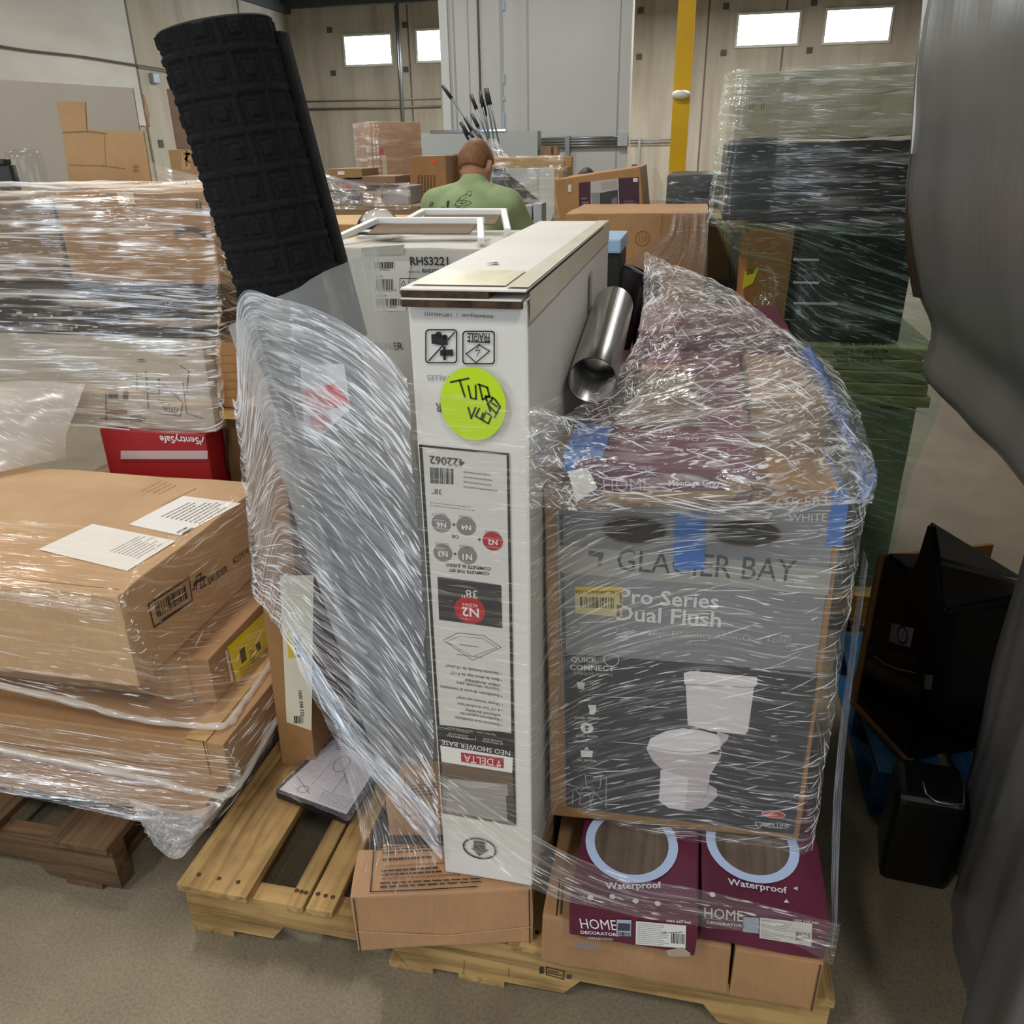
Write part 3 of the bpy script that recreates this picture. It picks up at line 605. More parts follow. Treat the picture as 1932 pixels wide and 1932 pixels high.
for t, p, q in (('• Direct-to-stud installation', (700, 688), (365, 632)), ('• Reinforced support for', (695, 650), (400, 602)), ('  enhanced durability', (685, 620), (440, 580)), ('• 4 1/2" low threshold base', (700, 585), (385, 536)),
                ('• 10-year limited warranty*', (702, 545), (375, 490)), ('• Instalación directa al montante', (698, 483), (265, 415)), ('• Soporte reforzado para', (696, 440), (380, 388)), ('  mayor durabilidad', (682, 410), (440, 370)),
                ('• Base de altura baja de 4 1/2"', (695, 372), (335, 318)), ('• Garantía limitada de 10 años*', (695, 328), (300, 268))): i.text(t, b(*p), b(*q), K, 2, hs=1.1)
i.poly([(826, 1366), (967, 1382), (968, 1428), (831, 1405)], '2b2a2a', 2); i.text('High Gloss White  •  Blanco de Brillo Intenso', b(655, 758), b(315, 705), 'd9d5cf', 3)
i.text('38" NEO-ANGLE', b(705, 822), b(560, 800), 'd9d5cf', 3); i.text('SHOWER BASE', b(700, 803), b(565, 783), 'd9d5cf', 3); i.text('BASE NEO PARA', b(462, 785), b(310, 760), 'd9d5cf', 3); i.text('DUCHA DE 38"', b(455, 766), b(320, 745), 'd9d5cf', 3); i.line([b(512, 775), b(512, 805)], .0006, 'd9d5cf', 3)
i.text('NEO SHOWER BASE', (963, 1416), (834, 1394), 'e9e5df', 3, hs=1.1)
i.poly([(831, 1405), (968, 1428), (967, 1457), (834, 1436)], 'e6e3dd', 2); i.poly([(870, 1418), (951, 1429), (951, 1448), (871, 1436)], 'a9282f', 3); i.text('DELTA', (931, 1430), (876, 1422), 'f0e6e2', 4, hs=1.25)
i.poly([(937, 1444), (946, 1444), (942, 1432)], 'f0e6e2', 4); i.poly([(940, 1441), (944, 1441), (942, 1436)], 'a9282f', 5)
i.poly([(834, 1436), (967, 1457), (973, 1557), (835, 1533)], '6e5a4a', 2); i.poly([(843, 1466), (958, 1478), (962, 1550), (838, 1528)], '9a948e', 3); i.poly([(848, 1468), (955, 1480), (890, 1487)], 'aca7a1', 4); i.poly([(838, 1462), (846, 1464), (842, 1530), (836, 1528)], '77736f', 4); i.poly([(955, 1500), (970, 1502), (972, 1553), (958, 1550)], '4c4a4a', 4)
i.ring((905, 1600), .0285, .0032, K, 1, ry=.0225); i.poly([(894, 1585), (915, 1588), (915, 1602), (922, 1603), (905, 1614), (889, 1599), (894, 1599)], '333131', 1)
i.text('deltabathing.com   |   1.877.430.5315', (931, 595), (801, 589), K, 1)
def rrect(x0, y0, x1, y1, r=6):
    pts = []
    for cx, cy, a0 in ((x1 - r, y0 + r, -90), (x1 - r, y1 - r, 0), (x0 + r, y1 - r, 90), (x0 + r, y0 + r, 180)):
        pts += [(cx + r * cos(radians(a0 + k * 22.5)), cy + r * sin(radians(a0 + k * 22.5))) for k in range(5)]
    return pts
i.line(rrect(804, 622, 862, 684), .0017, K, 1, True); i.line(rrect(874, 625, 933, 686), .0017, K, 1, True)
i.poly([(814, 630), (826, 629), (841, 634), (846, 650), (833, 651), (815, 648)], K, 1); i.disc((828, 631), .004, K, 1); i.disc((840, 636), .0036, K, 1); i.poly([(831, 660), (855, 659), (856, 671), (831, 671)], K, 1); i.poly([(836, 653), (841, 653), (842, 679), (837, 679)], K, 1); i.line([(810, 680), (858, 627)], .0018, K, 2)
i.text('FRAGILE', (924, 629), (882, 628), K, 1, True, hs=1.9); i.line([(883, 644), (924, 646)], .0016, K, 1); i.line([(904, 650), (924, 662), (898, 684), (880, 667)], .0014, K, 1, True); i.line([(906, 648), (898, 662), (906, 660), (900, 672)], .0009, K, 1)
i.text('*VEA LOS DETALLES', (934, 712), (806, 707), '8b8883', 1)
i.text('BATHWEAR', (925, 772), (822, 760), '55524f', 1, True, hs=1.2); i.line([(832, 772), (850, 800), (880, 812)], .002, '55524f', 1)
D.inks.remove(i); i.done(D.root, 'printing')
# torn top flap with corrugated edges, and clear tape
bm = bmesh.new(); tz = D.h
for z, x1 in ((1.2785, .70), (1.290, .706)):
    bx(bm, .544, x1, -.010, .99, z, z + .0026, .001)
flap = obj('top_flap', bm, WB, D.root)
bm = bmesh.new()
for z, x1 in ((1.2695, .70), (1.2815, .658)): bx(bm, .5445, x1, -.009, .05 if z > 1.28 else -.001, z, z + .0085)
obj('corrugated_edge', bm, mottled('raw_corrugate', '2e2119', '55402f', (60, 60, 60), rough=.9), D.root)
i = Ink((.547, 0, 1.2935), (1, 0, 0), (0, 1, 0), uv=True); m = mottled('old_tape', 'd3ccb2', 'dedac8', (14, 5, 5), rough=.3)
i.urect(.004, .012, .128, .15, mottled('scuffed_tape', 'd9d2b6', 'c6b98c', (22, 9, 9), rough=.4), 0); i.raw([(.132, .0), (.1595, .0), (.1595, .98), (.135, .98)], m, 1); i.raw([(.055, .21), (.075, .215), (.065, .235)], '4a3a2a', 2); i.done(D.root, 'packing_tape')
i = Ink((.7075, 0, .277), (0, 1, 0), (0, 0, 1), uv=True); i.urect(.0, .975, .98, 1.012, m, 0); i.urect(.62, .70, .66, .95, flat('c9c6be', .25), 1); i.done(D.root, 'packing_tape')
t = tag(obj('round_sticker', (lambda k: (k.disc((893, 762), .0445, 'bfe01a', 3, ry=.050, seg=48), k)[1])(Ink((.547, -.0008, .277), (1, 0, 0), (0, 0, 1))).bm, flat('c3e21a', .45)), 'round lime green sticker with black handwriting on the white shower base box', 'sticker')
i = Ink((.547, -.0014, .277), (1, 0, 0), (0, 0, 1)); H = '1c2216'
for st in (((851, 720), (885, 713)), ((868, 717), (878, 748)), ((884, 727), (889, 750), (899, 752), (898, 726)), ((905, 725), (911, 752)), ((903, 724), (920, 730), (924, 746), (911, 753)), ((917, 748), (926, 776)), ((917, 746), (931, 750), (921, 762), (936, 778)), ((927, 758), (938, 766)), ((934, 752), (944, 766), (934, 786)), ((884, 768), (890, 788), (898, 768)), ((905, 770), (898, 784), (908, 790), (912, 778)), ((917, 776), (911, 792), (922, 798), (928, 784), (917, 776))):
    i.line(st, .0022, H, 4)
i.done(t, 'handwriting')
# lower cartons at the right
c = Carton('brown_carton', 'wide worn tan carton on the pallet below the left maroon flooring pack', (.727, -.034, .14), .318, .62, .112, cardboard('ab845e'), soft=.004)
i = c.ink('top'); i.line([(1056, 1658), (1050, 1728)], .002, K, 0); i.line([(1062, 1670), (1058, 1725)], .003, '4a3a2c', 0)
i = c.ink(); c.done(); i = Ink((0, -.0005, 0), (1, 0, 0), (0, 0, 1)); i.rect((1018, 1824), (1026, 1836), '2c2722', 0); i.line([(1031, 1824), (1064, 1832), (1063, 1847), (1031, 1838)], .002, '2c2722', 0, True); i.greek((1034, 1828), (1060, 1834), (1060, 1843), (1034, 1836), 2, '2c2722', 0); i.rect((1069, 1838), (1078, 1846), '4a4038', 0); i.line([(876, 1812), (874, 1838)], .0015, '8a6a34', 0); i.line([(960, 1826), (959, 1842)], .0015, '8a6a34', 0); i.done(main, 'stamp')
c = Carton('brown_carton', 'small plain tan carton at the right front corner of the middle pallet', (1.049, -.035, .14), .138, .5, .113, cardboard('ad845d'), soft=.003); c.seam('front', .132); c.done()
MR = mottled('maroon_print', '541d33', '66263f', (5, 5, 5), rough=.35, spec=.5)
WD = wood('4c4136', '74665a', 1, 'printed_wood')
def plank(name, label, o, w, d, h, **k): return Carton(name, label, o, w, d, h, MR, cat='flooring pack', **k)
c = plank('flooring_pack', 'left maroon flooring pack lying end-on below the toilet box', (.780, -.06, .254), .203, .70, .083, rz=-.5, soft=.003)
d = cp(1000, 1200, 2.639)
i = c.ink('top'); i.disc(d(505, 1030), .066, WD, 0, ry=.072); i.ring(d(505, 1030), .072, .016, 'b9cdf0', 1, ry=.078)
i.text('Waterproof', d(377, 1262), d(657, 1258), 'd8d6e0', 1, True); i.greek(d(265, 1322), d(690, 1345), d(690, 1365), d(265, 1335), 2, 'a98a97', 1, .3, 4)
for x, y in ((300, 1305), (410, 1300), (525, 1322), (635, 1335)): i.disc(d(x, y), .005, 'd8cfd6', 1, seg=10)
i = c.ink(); i.text('HOME', d(256, 1452), d(435, 1462), 'e8e3e6', 1, hs=1.5); i.text('DECORATORS', d(254, 1478), d(445, 1492), 'e8e3e6', 1, True); i.text('COLLECTION', d(290, 1504), d(412, 1512), 'e8e3e6', 1); i.text('1004 343 940', d(680, 1420), d(802, 1430), 'e8e3e6', 1, True)
i.poly([d(432, 1408), d(505, 1412), d(502, 1492), d(430, 1488)], '9fb4be', 1); i.poly([d(438, 1425), d(500, 1428), d(498, 1465), d(436, 1462)], '46404a', 2); i.bars(d(440, 1468), d(498, 1472), d(497, 1490), d(440, 1486), '2a2426', 12, 2)
i.poly([d(528, 1416), d(777, 1438), d(774, 1552), d(526, 1532)], 'dedbd6', 1); i.greek(d(535, 1422), d(690, 1436), d(690, 1540), d(533, 1528), 11, '8a8784', 2, .25, 3); i.bars(d(704, 1475), d(770, 1480), d(768, 1530), d(702, 1525), '222020', 18, 2); i.line([d(650, 1475), d(760, 1470)], .0012, '33302f', 2)
i.poly([d(677, 1560), d(760, 1545), d(800, 1575), d(790, 1592), d(690, 1590)], 'a89a86', 2); i.poly([d(245, 1520), d(360, 1535), d(300, 1560), d(220, 1545)], '8d7a74', 2); c.done()
c = plank('flooring_pack', 'right maroon flooring pack lying end-on below the toilet box corner', (.988, -.034, .262), .196, .68, .083, rz=0, soft=.003)
i = c.ink('top'); i.disc(d(1105, 1035), .064, WD, 0, ry=.070); i.ring(d(1105, 1035), .070, .016, 'b9cdf0', 1, ry=.076); i.text('Waterproof', d(985, 1240), d(1282, 1285), 'd8d6e0', 1, True)
i.poly([d(1310, 1258), d(1332, 1250), d(1332, 1270)], 'd8d6e0', 1); i.poly([d(1262, 1330), d(1290, 1332), d(1276, 1312)], 'd8d6e0', 1); i.disc(d(908, 1290), .005, 'd8cfd6', 1, seg=10)
i = c.ink(); i.text('HOME', d(868, 1398), d(1060, 1418), 'cfc4ca', 1, hs=1.5); i.text('DECORATORS', d(880, 1428), d(1068, 1448), 'cfc4ca', 1, True); i.text('1004 343 940', d(1310, 1415), d(1435, 1432), 'cfc4ca', 1, True)
i.poly([d(1062, 1395), d(1140, 1400), d(1138, 1478), d(1060, 1470)], '93a3ac', 1); i.poly([d(1145, 1398), d(1405, 1428), d(1400, 1542), d(1142, 1500)], 'cfc9c0', 1); i.greek(d(1152, 1405), d(1310, 1425), d(1308, 1520), d(1150, 1498), 10, '8d8984', 2, .25, 6); i.bars(d(1322, 1468), d(1395, 1476), d(1392, 1515), d(1320, 1508), '2a2626', 16, 2); c.done()
# toilet box
GB = Carton('toilet_box', 'large brown carton with a grey panel picturing a white toilet', (.721, .10, .347), .43, .55, .640, cardboard('96714a'), rz=2.2, ry=-1.2, soft=.002)
i = GB.ink(); e = cp(1000, 600, 3.019)
i.poly([(1054, 962), (1580, 952), (1497, 1573), (1068, 1521)], '7a7b7d', 0); i.poly([(1050, 962), (1062, 962), (1076, 1521), (1068, 1521)], '8f9194', 0)
i.poly([(1066, 1232), (1543, 1268), (1497, 1573), (1069, 1521)], '333437', 1); i.poly([(1056, 1028), (1570, 1070), (1562, 1122), (1058, 1080)], '97948f', 1)
i.disc((1197, 1000), .046, '1c1510', 1, ry=.021); i.ring((1197, 1000), .048, .003, '7a5a3a', 1, ry=.022); i.disc((1406, 1005), .049, '1c1510', 1, ry=.020); i.ring((1406, 1005), .050, .003, '7a5a3a', 1, ry=.021)
i.text('GLACIER BAY', (1164, 1075), (1498, 1098), '45454a', 2, hs=1.25); i.poly([(1112, 1038), (1140, 1042), (1134, 1066), (1126, 1066), (1130, 1050), (1110, 1048)], '55555a', 2); i.ring((1492, 1098), .003, .0008, '55555a', 2)
L_ = 'c9c7c3'
i.text('Pro Series', e(510, 1618), e(1072, 1652), L_, 2, True); i.text('Dual Flush', e(492, 1715), e(1085, 1758), L_, 2, True); i.text('2-Piece High Efficiency All-in-One Toilet', e(480, 1795), e(1490, 1850), 'a9a9a9', 2); i.text('17.5 in. W x 31 in. D x 28.5 in. H', e(490, 1830), e(1010, 1868), '98989a', 2)
i.text('615 583', (1462, 958), (1560, 953), L_, 2); i.text('WHITE', (1487, 983), (1559, 982), L_, 2)
i.text('QUICK', d(205, 125), d(335, 128), 'c2c2c2', 2, True); i.text('CONNECT', d(200, 165), d(420, 172), 'c2c2c2', 2, True); i.text('5 MINUTE INSTALL', d(220, 190), d(415, 196), 'a9a9a9', 2); i.ring(d(405, 115), .012, .0016, 'b5b5b5', 2)
i.poly([d(232, 225), d(275, 228), d(268, 262), d(240, 260)], 'b9b9b9', 2); i.poly([d(288, 340), d(330, 340), d(330, 362), d(320, 388), d(296, 388), d(296, 360)], 'd6d6d6', 2)
i.text('CHAIR HEIGHT', d(222, 408), d(345, 412), L_, 2, True); i.disc(d(283, 455), .011, 'd6d6d6', 2); i.disc(d(283, 447), .0035, '55575a', 3); i.disc(d(283, 464), .0028, '55575a', 3); i.text('DUAL FLUSH', d(230, 498), d(338, 503), L_, 2, True)
i.poly([d(252, 565), d(313, 568), d(310, 600), d(255, 597)], 'd6d6d6', 2); i.poly([d(282, 548), d(268, 562), d(296, 562)], 'd6d6d6', 2); i.text('ALL IN ONE', d(235, 618), d(330, 625), L_, 2, True)
for y in (425, 543, 660): i.line([d(190, y), d(385, y + 6)], .0006, '8a8a8c', 2)
for y in (512, 640): i.greek(d(215, y), d(350, y + 5), d(350, y + 17), d(215, y + 12), 2, '9a9a9c', 2, .3, y)
for pts in (((275, 690), (355, 698), (348, 755), (282, 748)), ((225, 760), (265, 748), (320, 765), (310, 775), (240, 778)), ((240, 780), (255, 800), (245, 832), (300, 838), (300, 790)), ((300, 835), (365, 820), (320, 775))): i.line([d(*p) for p in pts], .0008, 'c9c9c9', 2, True)
i.line([d(380, 700), d(378, 850)], .0008, 'c9c9c9', 2); i.line([d(215, 765), d(212, 835)], .0008, 'c9c9c9', 2)
TW, TS, TD = 'cfc8c8', 'b7aeae', 'd8d2d2'
i.poly([d(*p) for p in ((775, 235), (1115, 250), (1085, 470), (1070, 488), (900, 470), (785, 438))], TW, 2); i.poly([d(*p) for p in ((765, 180), (800, 170), (1130, 200), (1130, 238), (1112, 252), (768, 234))], TD, 3); i.line([d(768, 236), d(1115, 252)], .0012, '9c9494', 4)
i.poly([d(*p) for p in ((930, 470), (990, 490), (985, 510), (950, 545), (935, 520))], TS, 2)
i.poly([d(*p) for p in ((580, 560), (600, 545), (940, 590), (952, 560), (950, 600), (920, 650), (895, 690), (890, 735), (930, 758), (932, 795), (870, 852), (780, 865), (690, 852), (640, 815), (645, 770), (665, 665), (612, 620))], TS, 2)
i.poly([d(*p) for p in ((650, 660), (720, 680), (790, 700), (770, 865), (690, 852), (640, 815), (645, 770))], TW, 3)
i.poly([d(*p) for p in ((580, 562), (590, 530), (600, 505), (680, 468), (760, 455), (850, 465), (935, 488), (950, 520), (948, 560), (880, 582), (780, 590), (680, 580), (600, 560))], TD, 3); i.line([d(*p) for p in ((592, 548), (680, 566), (780, 574), (880, 566), (945, 540))], .0010, 'a79f9f', 4); i.line([d(*p) for p in ((890, 735), (880, 780), (850, 820))], .0012, '9c9494', 4)
i.disc(d(1212, 884), .0195, 'c7c0b4', 2, ry=.0085); i.disc(d(1212, 884), .018, 'b3392c', 3, ry=.007); i.greek(d(1175, 880), d(1248, 886), d(1248, 892), d(1175, 886), 1, 'e0d6c8', 4, .6); i.text('LIFETIME', d(1165, 940), d(1290, 952), L_, 2); i.line([d(*p) for p in ((1122, 922), (1158, 926), (1152, 942), (1138, 952), (1124, 940))], .0014, L_, 2, True)
i.poly([e(255, 1527), e(527, 1527), e(525, 1700), e(258, 1680)], 'b9ad80', 2); i.poly([e(255, 1527), e(527, 1527), e(526, 1573), e(256, 1565)], 'c2a428', 3); i.text('RTV AUTHORIZATION', e(262, 1562), e(520, 1568), '3a3318', 4, True); i.bars(e(285, 1585), e(485, 1590), e(485, 1650), e(287, 1645), '4d4634', 24, 3)
GB.inks.remove(i); i.done(GB.root, 'printing')
BT = flat('3f6fb5', .45, name='painters_tape')
i = GB.ink(); i.poly([(1273, 968), (1330, 966), (1329, 1072), (1271, 1072)], BT, 5); GB.inks.remove(i); i.done(GB.root, 'blue_tape', 'blue painter\'s tape')
bm = bmesh.new(); o = GB.o; w, dd, h = GB.ux * GB.w, GB.uy * GB.d, GB.uz * GB.h
hexa(bm, o + w - GB.ux * .022 + GB.uz * (GB.h - .075) - GB.uy * .0022, GB.ux * .0245, GB.uy * .26, GB.uz * .078, .001); obj('blue_tape', bm, BT, GB.root, label='blue painter\'s tape')
bm = bmesh.new(); hexa(bm, o + GB.uz * (GB.h + .001) + GB.uy * .02, GB.ux * .425, GB.uy * .22 , GB.uz * .004 + GB.uy * 0, .001); obj('top_flap', bm, cardboard('a98356'), GB.root)
# packs and pipe on top of the toilet box
c = plank('flooring_pack', 'battered maroon flooring pack lying on top of the toilet box', (.767, .03, 1.008), .235, .60, .052, ry=-.6, rx=1.6, soft=.004)
i = c.ink(); i.text('HOME', e(420, 985), e(690, 978), '9d8c95', 1, hs=1.1); i.text('Montage Gray', e(790, 955), e(1085, 950), 'd9d4d6', 1, True)
i.poly([e(215, 870), e(330, 850), e(385, 965), e(265, 1048)], 'd5d2cb', 1); i.poly([e(1075, 920), e(1215, 900), e(1270, 975), e(1150, 1005)], '8a6f52', 2); i.poly([e(400, 990), e(1210, 980), e(1150, 1030), e(420, 1045)], '8f7550', 0)
i = c.ink('top'); i.poly([e(400, 620), e(1000, 620), e(1000, 320), e(520, 320)], WD, 0); i.text('DECORATORS', e(960, 690), e(530, 655), 'c9bcc4', 1); i.text('COLLECTION', e(900, 655), e(600, 640), 'c9bcc4', 1); i.poly([e(520, 300), e(850, 300), e(880, 270), e(560, 270)], '8a5a3a', 1); c.done()
bm = bmesh.new(); bx(bm, .745, .80, .05, .18, 1.035, 1.066, .002); obj('blue_tape', bm, BT, c.root, label='blue painter\'s tape')
c = plank('flooring_pack', 'maroon flooring pack lying behind the steel pipe on the toilet box', (.80, .655, .998), .30, .32, .115, soft=.004); c.done()
c = Carton('brown_carton', 'brown carton on the right rear of the toilet box under crumpled film', (1.01, .30, .998), .12, .30, .085, cardboard('9c7d5c'), soft=.004); c.done()
c = Carton('brown_carton', 'tall brown carton behind the toilet box at the back right of the pallet', (.75, .665, .14), .43, .33, .852, cardboard('937252')); c.done()
P0, P1 = V3(.757, .28, 1.106), V3(.752, .66, 1.158)
t = thing('steel_pipe', 'short shiny steel pipe lying beside the white shower base box', 'pipe', (.757, .28, 1.07)); u, v, w = frame3(P1 - P0)
bm = bmesh.new(); prof = [(.0395, 0), (.0395, 1), (.0375, 1), (.0375, 0)]
loft(bm, [[P0.lerp(P1, f) + (u * cos(a * pi / 24) + v * sin(a * pi / 24)) * r for a in range(48)] for r, f in prof + prof[:1]], closed=True)
obj('barrel', bm, mottled('brushed_steel', '8f8d8a', 'b5b2ae', (200, 3, 3), rough=.28, metal=1), t, True)
# water softener box and the things on it
c = Carton('softener_box', 'large cream water softener carton behind the rubber mat', (.095, .70, .14), .43, .40, 1.122, mottled('cream_board', 'bdb9ae', 'cac6bb', (3, 3, 3), rough=.55), soft=.003)
i = c.ink(); f = cp(600, 370, 4.83)
i.poly([f(485, 590), f(850, 590), f(820, 800), f(800, 1050), f(500, 1045)], 'd6d2c4', 0)
i.bars(f(512, 600), f(706, 596), f(706, 658), f(515, 660), K, 26, 1); i.text('RHS3221', f(568, 680), f(655, 680), K, 1); i.text('UPC NO.', f(528, 738), f(602, 738), K, 1); i.bars(f(530, 755), f(695, 755), f(695, 850), f(535, 850), K, 26, 1); i.text('0 42216 83224 9', f(520, 868), f(712, 868), K, 1)
i.text('SERIAL NO.', f(532, 916), f(635, 916), K, 1); i.bars(f(532, 935), f(785, 935), f(785, 998), f(535, 998), K, 34, 1); i.text('RHS3221-21184-0013', f(538, 1018), f(725, 1018), K, 1)
i.text('RHS3221', f(842, 628), f(1190, 628), K, 1, True); i.text('MODEL NO.', f(822, 698), f(935, 698), K, 1); i.text('RHS3221', f(952, 698), f(1120, 698), K, 1, True); i.line([f(748, 750), f(748, 885), f(900, 885)], .0012, K, 1); i.line([f(748, 750), f(900, 750)], .0012, K, 1); i.line([f(762, 812), f(800, 812), f(780, 770)], .0012, K, 1, True)
i.text('WATER SOFTENER', f(30, 1402), f(778, 1398), '3a3836', 1); i.poly([f(395, 470), f(790, 440), f(780, 530), f(400, 540)], 'aca79c', 1); c.done()
def tray(label, x0, x1, yf, yb, zf, zb):
    t = thing('white_tray', label, 'tray', ((x0 + x1) / 2, yf, zf)); wm = flat('e4e3df', .35); F = lambda x, f, dz=0: V3(x, yf + (yb - yf) * f, zf + (zb - zf) * f + dz)
    def rail(a, b, wv, hh): bm = bmesh.new(); hexa(bm, a, b - a, wv, V3(0, 0, hh), .003); obj('rail', bm, wm, t)
    rail(F(x0 - .015, 1), F(x1 + .015, 1), V3(0, .02, 0), .014); rail(F(x0 - .055, 0), F(x0 - .015, 1), V3(.016, 0, 0), .013); rail(F(x1 + .04, 0), F(x1, 1), V3(.016, 0, 0), .013)
    bm = bmesh.new(); hexa(bm, F(x0, .55, -.004), V3(x1 - x0, 0, 0), F(0, 1, -.003) - F(0, .55, -.004), V3(0, 0, .003)); obj('backing_board', bm, mottled('backing', '6b5a48', '7c6a55', (6, 6, 6)), t); return t
tray('front white framed tray wrapped in film on the water softener carton', .185, .42, .72, .875, 1.268, 1.295)
tray('rear white framed tray wrapped in film on the water softener carton', .25, .44, .89, 1.03, 1.272, 1.303)
t = thing('glass_lampshade', 'clear glass bowl with dark rim upturned on the water softener carton', 'lampshade', (.16, .93, 1.266))  # a domed glass light shade standing rim down
gm = bpy.data.materials.new('clear_glass'); gm.use_nodes = True; b_ = gm.node_tree.nodes['Principled BSDF']; b_.inputs['Roughness'].default_value = .03; b_.inputs['Transmission Weight'].default_value = 1; b_.inputs['IOR'].default_value = 1.3
bm = bmesh.new(); cx = V3(.165, .93, 1.266)
loft(bm, [[cx + V3(r * cos(a * pi / 16), r * sin(a * pi / 16), z) for a in range(32)] for r, z in [(.055 * cos(q), .055 * sin(q) + .005) for q in [k * pi / 2 / 9 * .97 for k in range(10)]]], closed=True); obj('glass', bm, gm, t, True)
bm = bmesh.new(); tube(bm, [cx + V3(.056 * cos(a * pi / 16), .056 * sin(a * pi / 16), .008) for a in range(33)], .004, 6); obj('rim', bm, flat('3a4048', .3, .8), t, True)
# left tall carton
c = Carton('tall_carton', 'narrow tall brown carton standing at the left rear of the middle pallet', (.042, .345, .14), .086, .33, .875, cardboard('9b7348'), ry=2.1, soft=.002)
i = c.ink(); i.poly([(528, 1085), (592, 1085), (588, 1378), (541, 1362)], 'cfc8b0', 0); i.poly([(541, 1188), (552, 1186), (556, 1240), (545, 1242)], 'c9ae2a', 1); i.bars((556, 1198), (568, 1198), (570, 1240), (558, 1240), K, 14, 1)
i.text('1000 398 555', (563, 1302), (568, 1350), K, 1, True, hs=.9); i.bars((555, 1350), (573, 1350), (573, 1364), (556, 1364), K, 12, 1); c.done()
# dark things behind the film
BK = mottled('dark_board', '17181b', '272a2e', (8, 8, 8), rough=.4)
c = Carton('black_carton', 'dark black carton glimpsed behind the milky film of the middle load', (.18, .475, .14), .33, .21, .62, BK, soft=.004); c.done()
# instruction sheet in its bag
t = thing('instruction_packet', 'white instruction sheet in a clear bag lying on the pallet boards', 'packet', (.18, .31, .142))
q = [AZ(*p, .165) for p in ((520, 1490), (655, 1542), (722, 1440), (622, 1388))]; cen = sum(q, V3(0, 0, 0)) / 4
bm = bmesh.new(); vs = []
for dz, s_ in ((-.022, 1.0), (0, 1.0)): vs.append([bm.verts.new(cen + (p - cen) * s_ + V3(0, 0, dz)) for p in q])
bm.faces.new(vs[0][::-1]); bm.faces.new(vs[1])
for k in range(4): bm.faces.new((vs[0][k], vs[0][(k + 1) % 4], vs[1][(k + 1) % 4], vs[1][k]))
bmesh.ops.recalc_face_normals(bm, faces=bm.faces); obj('black_tray', bm, flat('1b1b20', .3), t)
i = Ink((0, 0, .1655), (1, 0, 0), (0, 1, 0)); i.poly([(527, 1490), (654, 1537), (716, 1440), (630, 1395)], 'd3ccd0', 0); i.ring((645, 1442), .018, .0012, '4a484a', 1, ry=.026); i.ring((572, 1490), .013, .0012, '3a383a', 1, ry=.01); i.line([(560, 1465), (585, 1500)], .0012, '4a484a', 1); i.line([(648, 1455), (655, 1480)], .0012, '4a484a', 1)
i.greek((610, 1490), (690, 1515), (660, 1535), (600, 1512), 6, '77747a', 1, .2, 3); i.greek((640, 1400), (690, 1405), (680, 1420), (630, 1415), 4, '5f5c60', 1, .35, 4); i.line([(590, 1480), (625, 1440)], .001, '77747a', 1); i.line([(625, 1500), (660, 1450)], .001, '77747a', 1); i.done(t, 'paper_sheet')
bm = bmesh.new(); bq = [AZ(*p, .172) for p in ((515, 1494), (660, 1552), (735, 1430), (640, 1372))]
rows = [[bq[0].lerp(bq[1], a / 14).lerp(bq[3].lerp(bq[2], a / 14), b / 14) + V3(0, 0, noise.noise(Vector((a * .5, b * .5, 2))) * .006 + .004) for a in range(15)] for b in range(15)]
loft(bm, rows, uvs=[[(a * .02, b * .02) for a in range(15)] for b in range(15)]); o = obj('clear_bag', bm, film('e6e6ea', .10, .25, sx=20, sy=30, gloss=.1, crumple=True), t, True); dens_attr(o.data, [1.] * 225)
# rolled rubber mat
MB_, MT_ = V3(.416, .345, .160), V3(.178, .278, 1.62)
t = thing('rubber_mat', 'tall black rolled rubber mat with square relief leaning out of the wrapped load', 'mat', MB_)
u, v, w = frame3(MT_ - MB_); LEN = (MT_ - MB_).length; R0 = .0855
def cell(a, l):                                    # relief of the mat: cross bars, a sunk square, a block in its middle
    pa, pl = .0475, .0535; r = floor(l / pl); fa = (a / pa + .13 * sin(r * 2.1)) % 1; fl = (l / pl) % 1
    da, dl = min(fa, 1 - fa), min(fl, 1 - fl); sm = lambda x, e0, e1: max(0, min(1, (x - e0) / (e1 - e0)))
    bar = max(1 - sm(da, .045, .09), 1 - sm(dl, .06, .11)); h = .0034 * bar
    groove = (1 - sm(abs(da - .02), .0, .022)) * .0016; h -= groove
    rim = max(0, 1 - abs(max(.5 - da - .27, .5 - dl - .27)) / .05) * .0020 if da > .09 and dl > .1 else 0
    q = max(abs(fa - .5), abs(fl - .5)); blk = 1 - sm(q, .15, .20); return h + rim + blk * .0036
bm = bmesh.new(); NA = 250; l0 = .98; hi = [l0 + (LEN - l0) * k / 250 for k in range(251)]; ls = [0, .3, .6, .9] + hi; rows = []
for l in ls:
    row = []
    for k in range(NA):
        a = 2 * pi * k / NA; r = R0 * (1 + .012 * sin(a * 2 + 1)); p = MB_ + w * l
        if l >= l0: r += cell(a * R0, l + .004 * sin(a)) + noise.noise(Vector((a * 40, l * 420, 1))) * .0011
        row.append(p + (u * cos(a) + v * sin(a)) * r)
    rows.append(row)
loft(bm, rows, closed=True)
RUB = mottled('crumb_rubber', '0d0d0e', '1d1d1f', (260, 260, 260), rough=.8, bump=.8, bscale=(420, 420, 420), dist=.003, spec=.25)
obj('rolled_sheet', bm, RUB, t, True)
bm = bmesh.new(); T_ = MT_
rim = [[T_ + w * (.0 + dz) + (u * cos(a * pi / 40) + v * sin(a * pi / 40)) * r for a in range(80)] for r, dz in ((R0 + .001, 0), (R0 - .002, .003), (R0 - .010, .003), (R0 - .012, 0), (R0 - .012, -.12), (.0005, -.121))]
loft(bm, rim, closed=True); obj('rolled_end', bm, RUB, t, True)
bm = bmesh.new(); a0 = radians(-8); sp = []
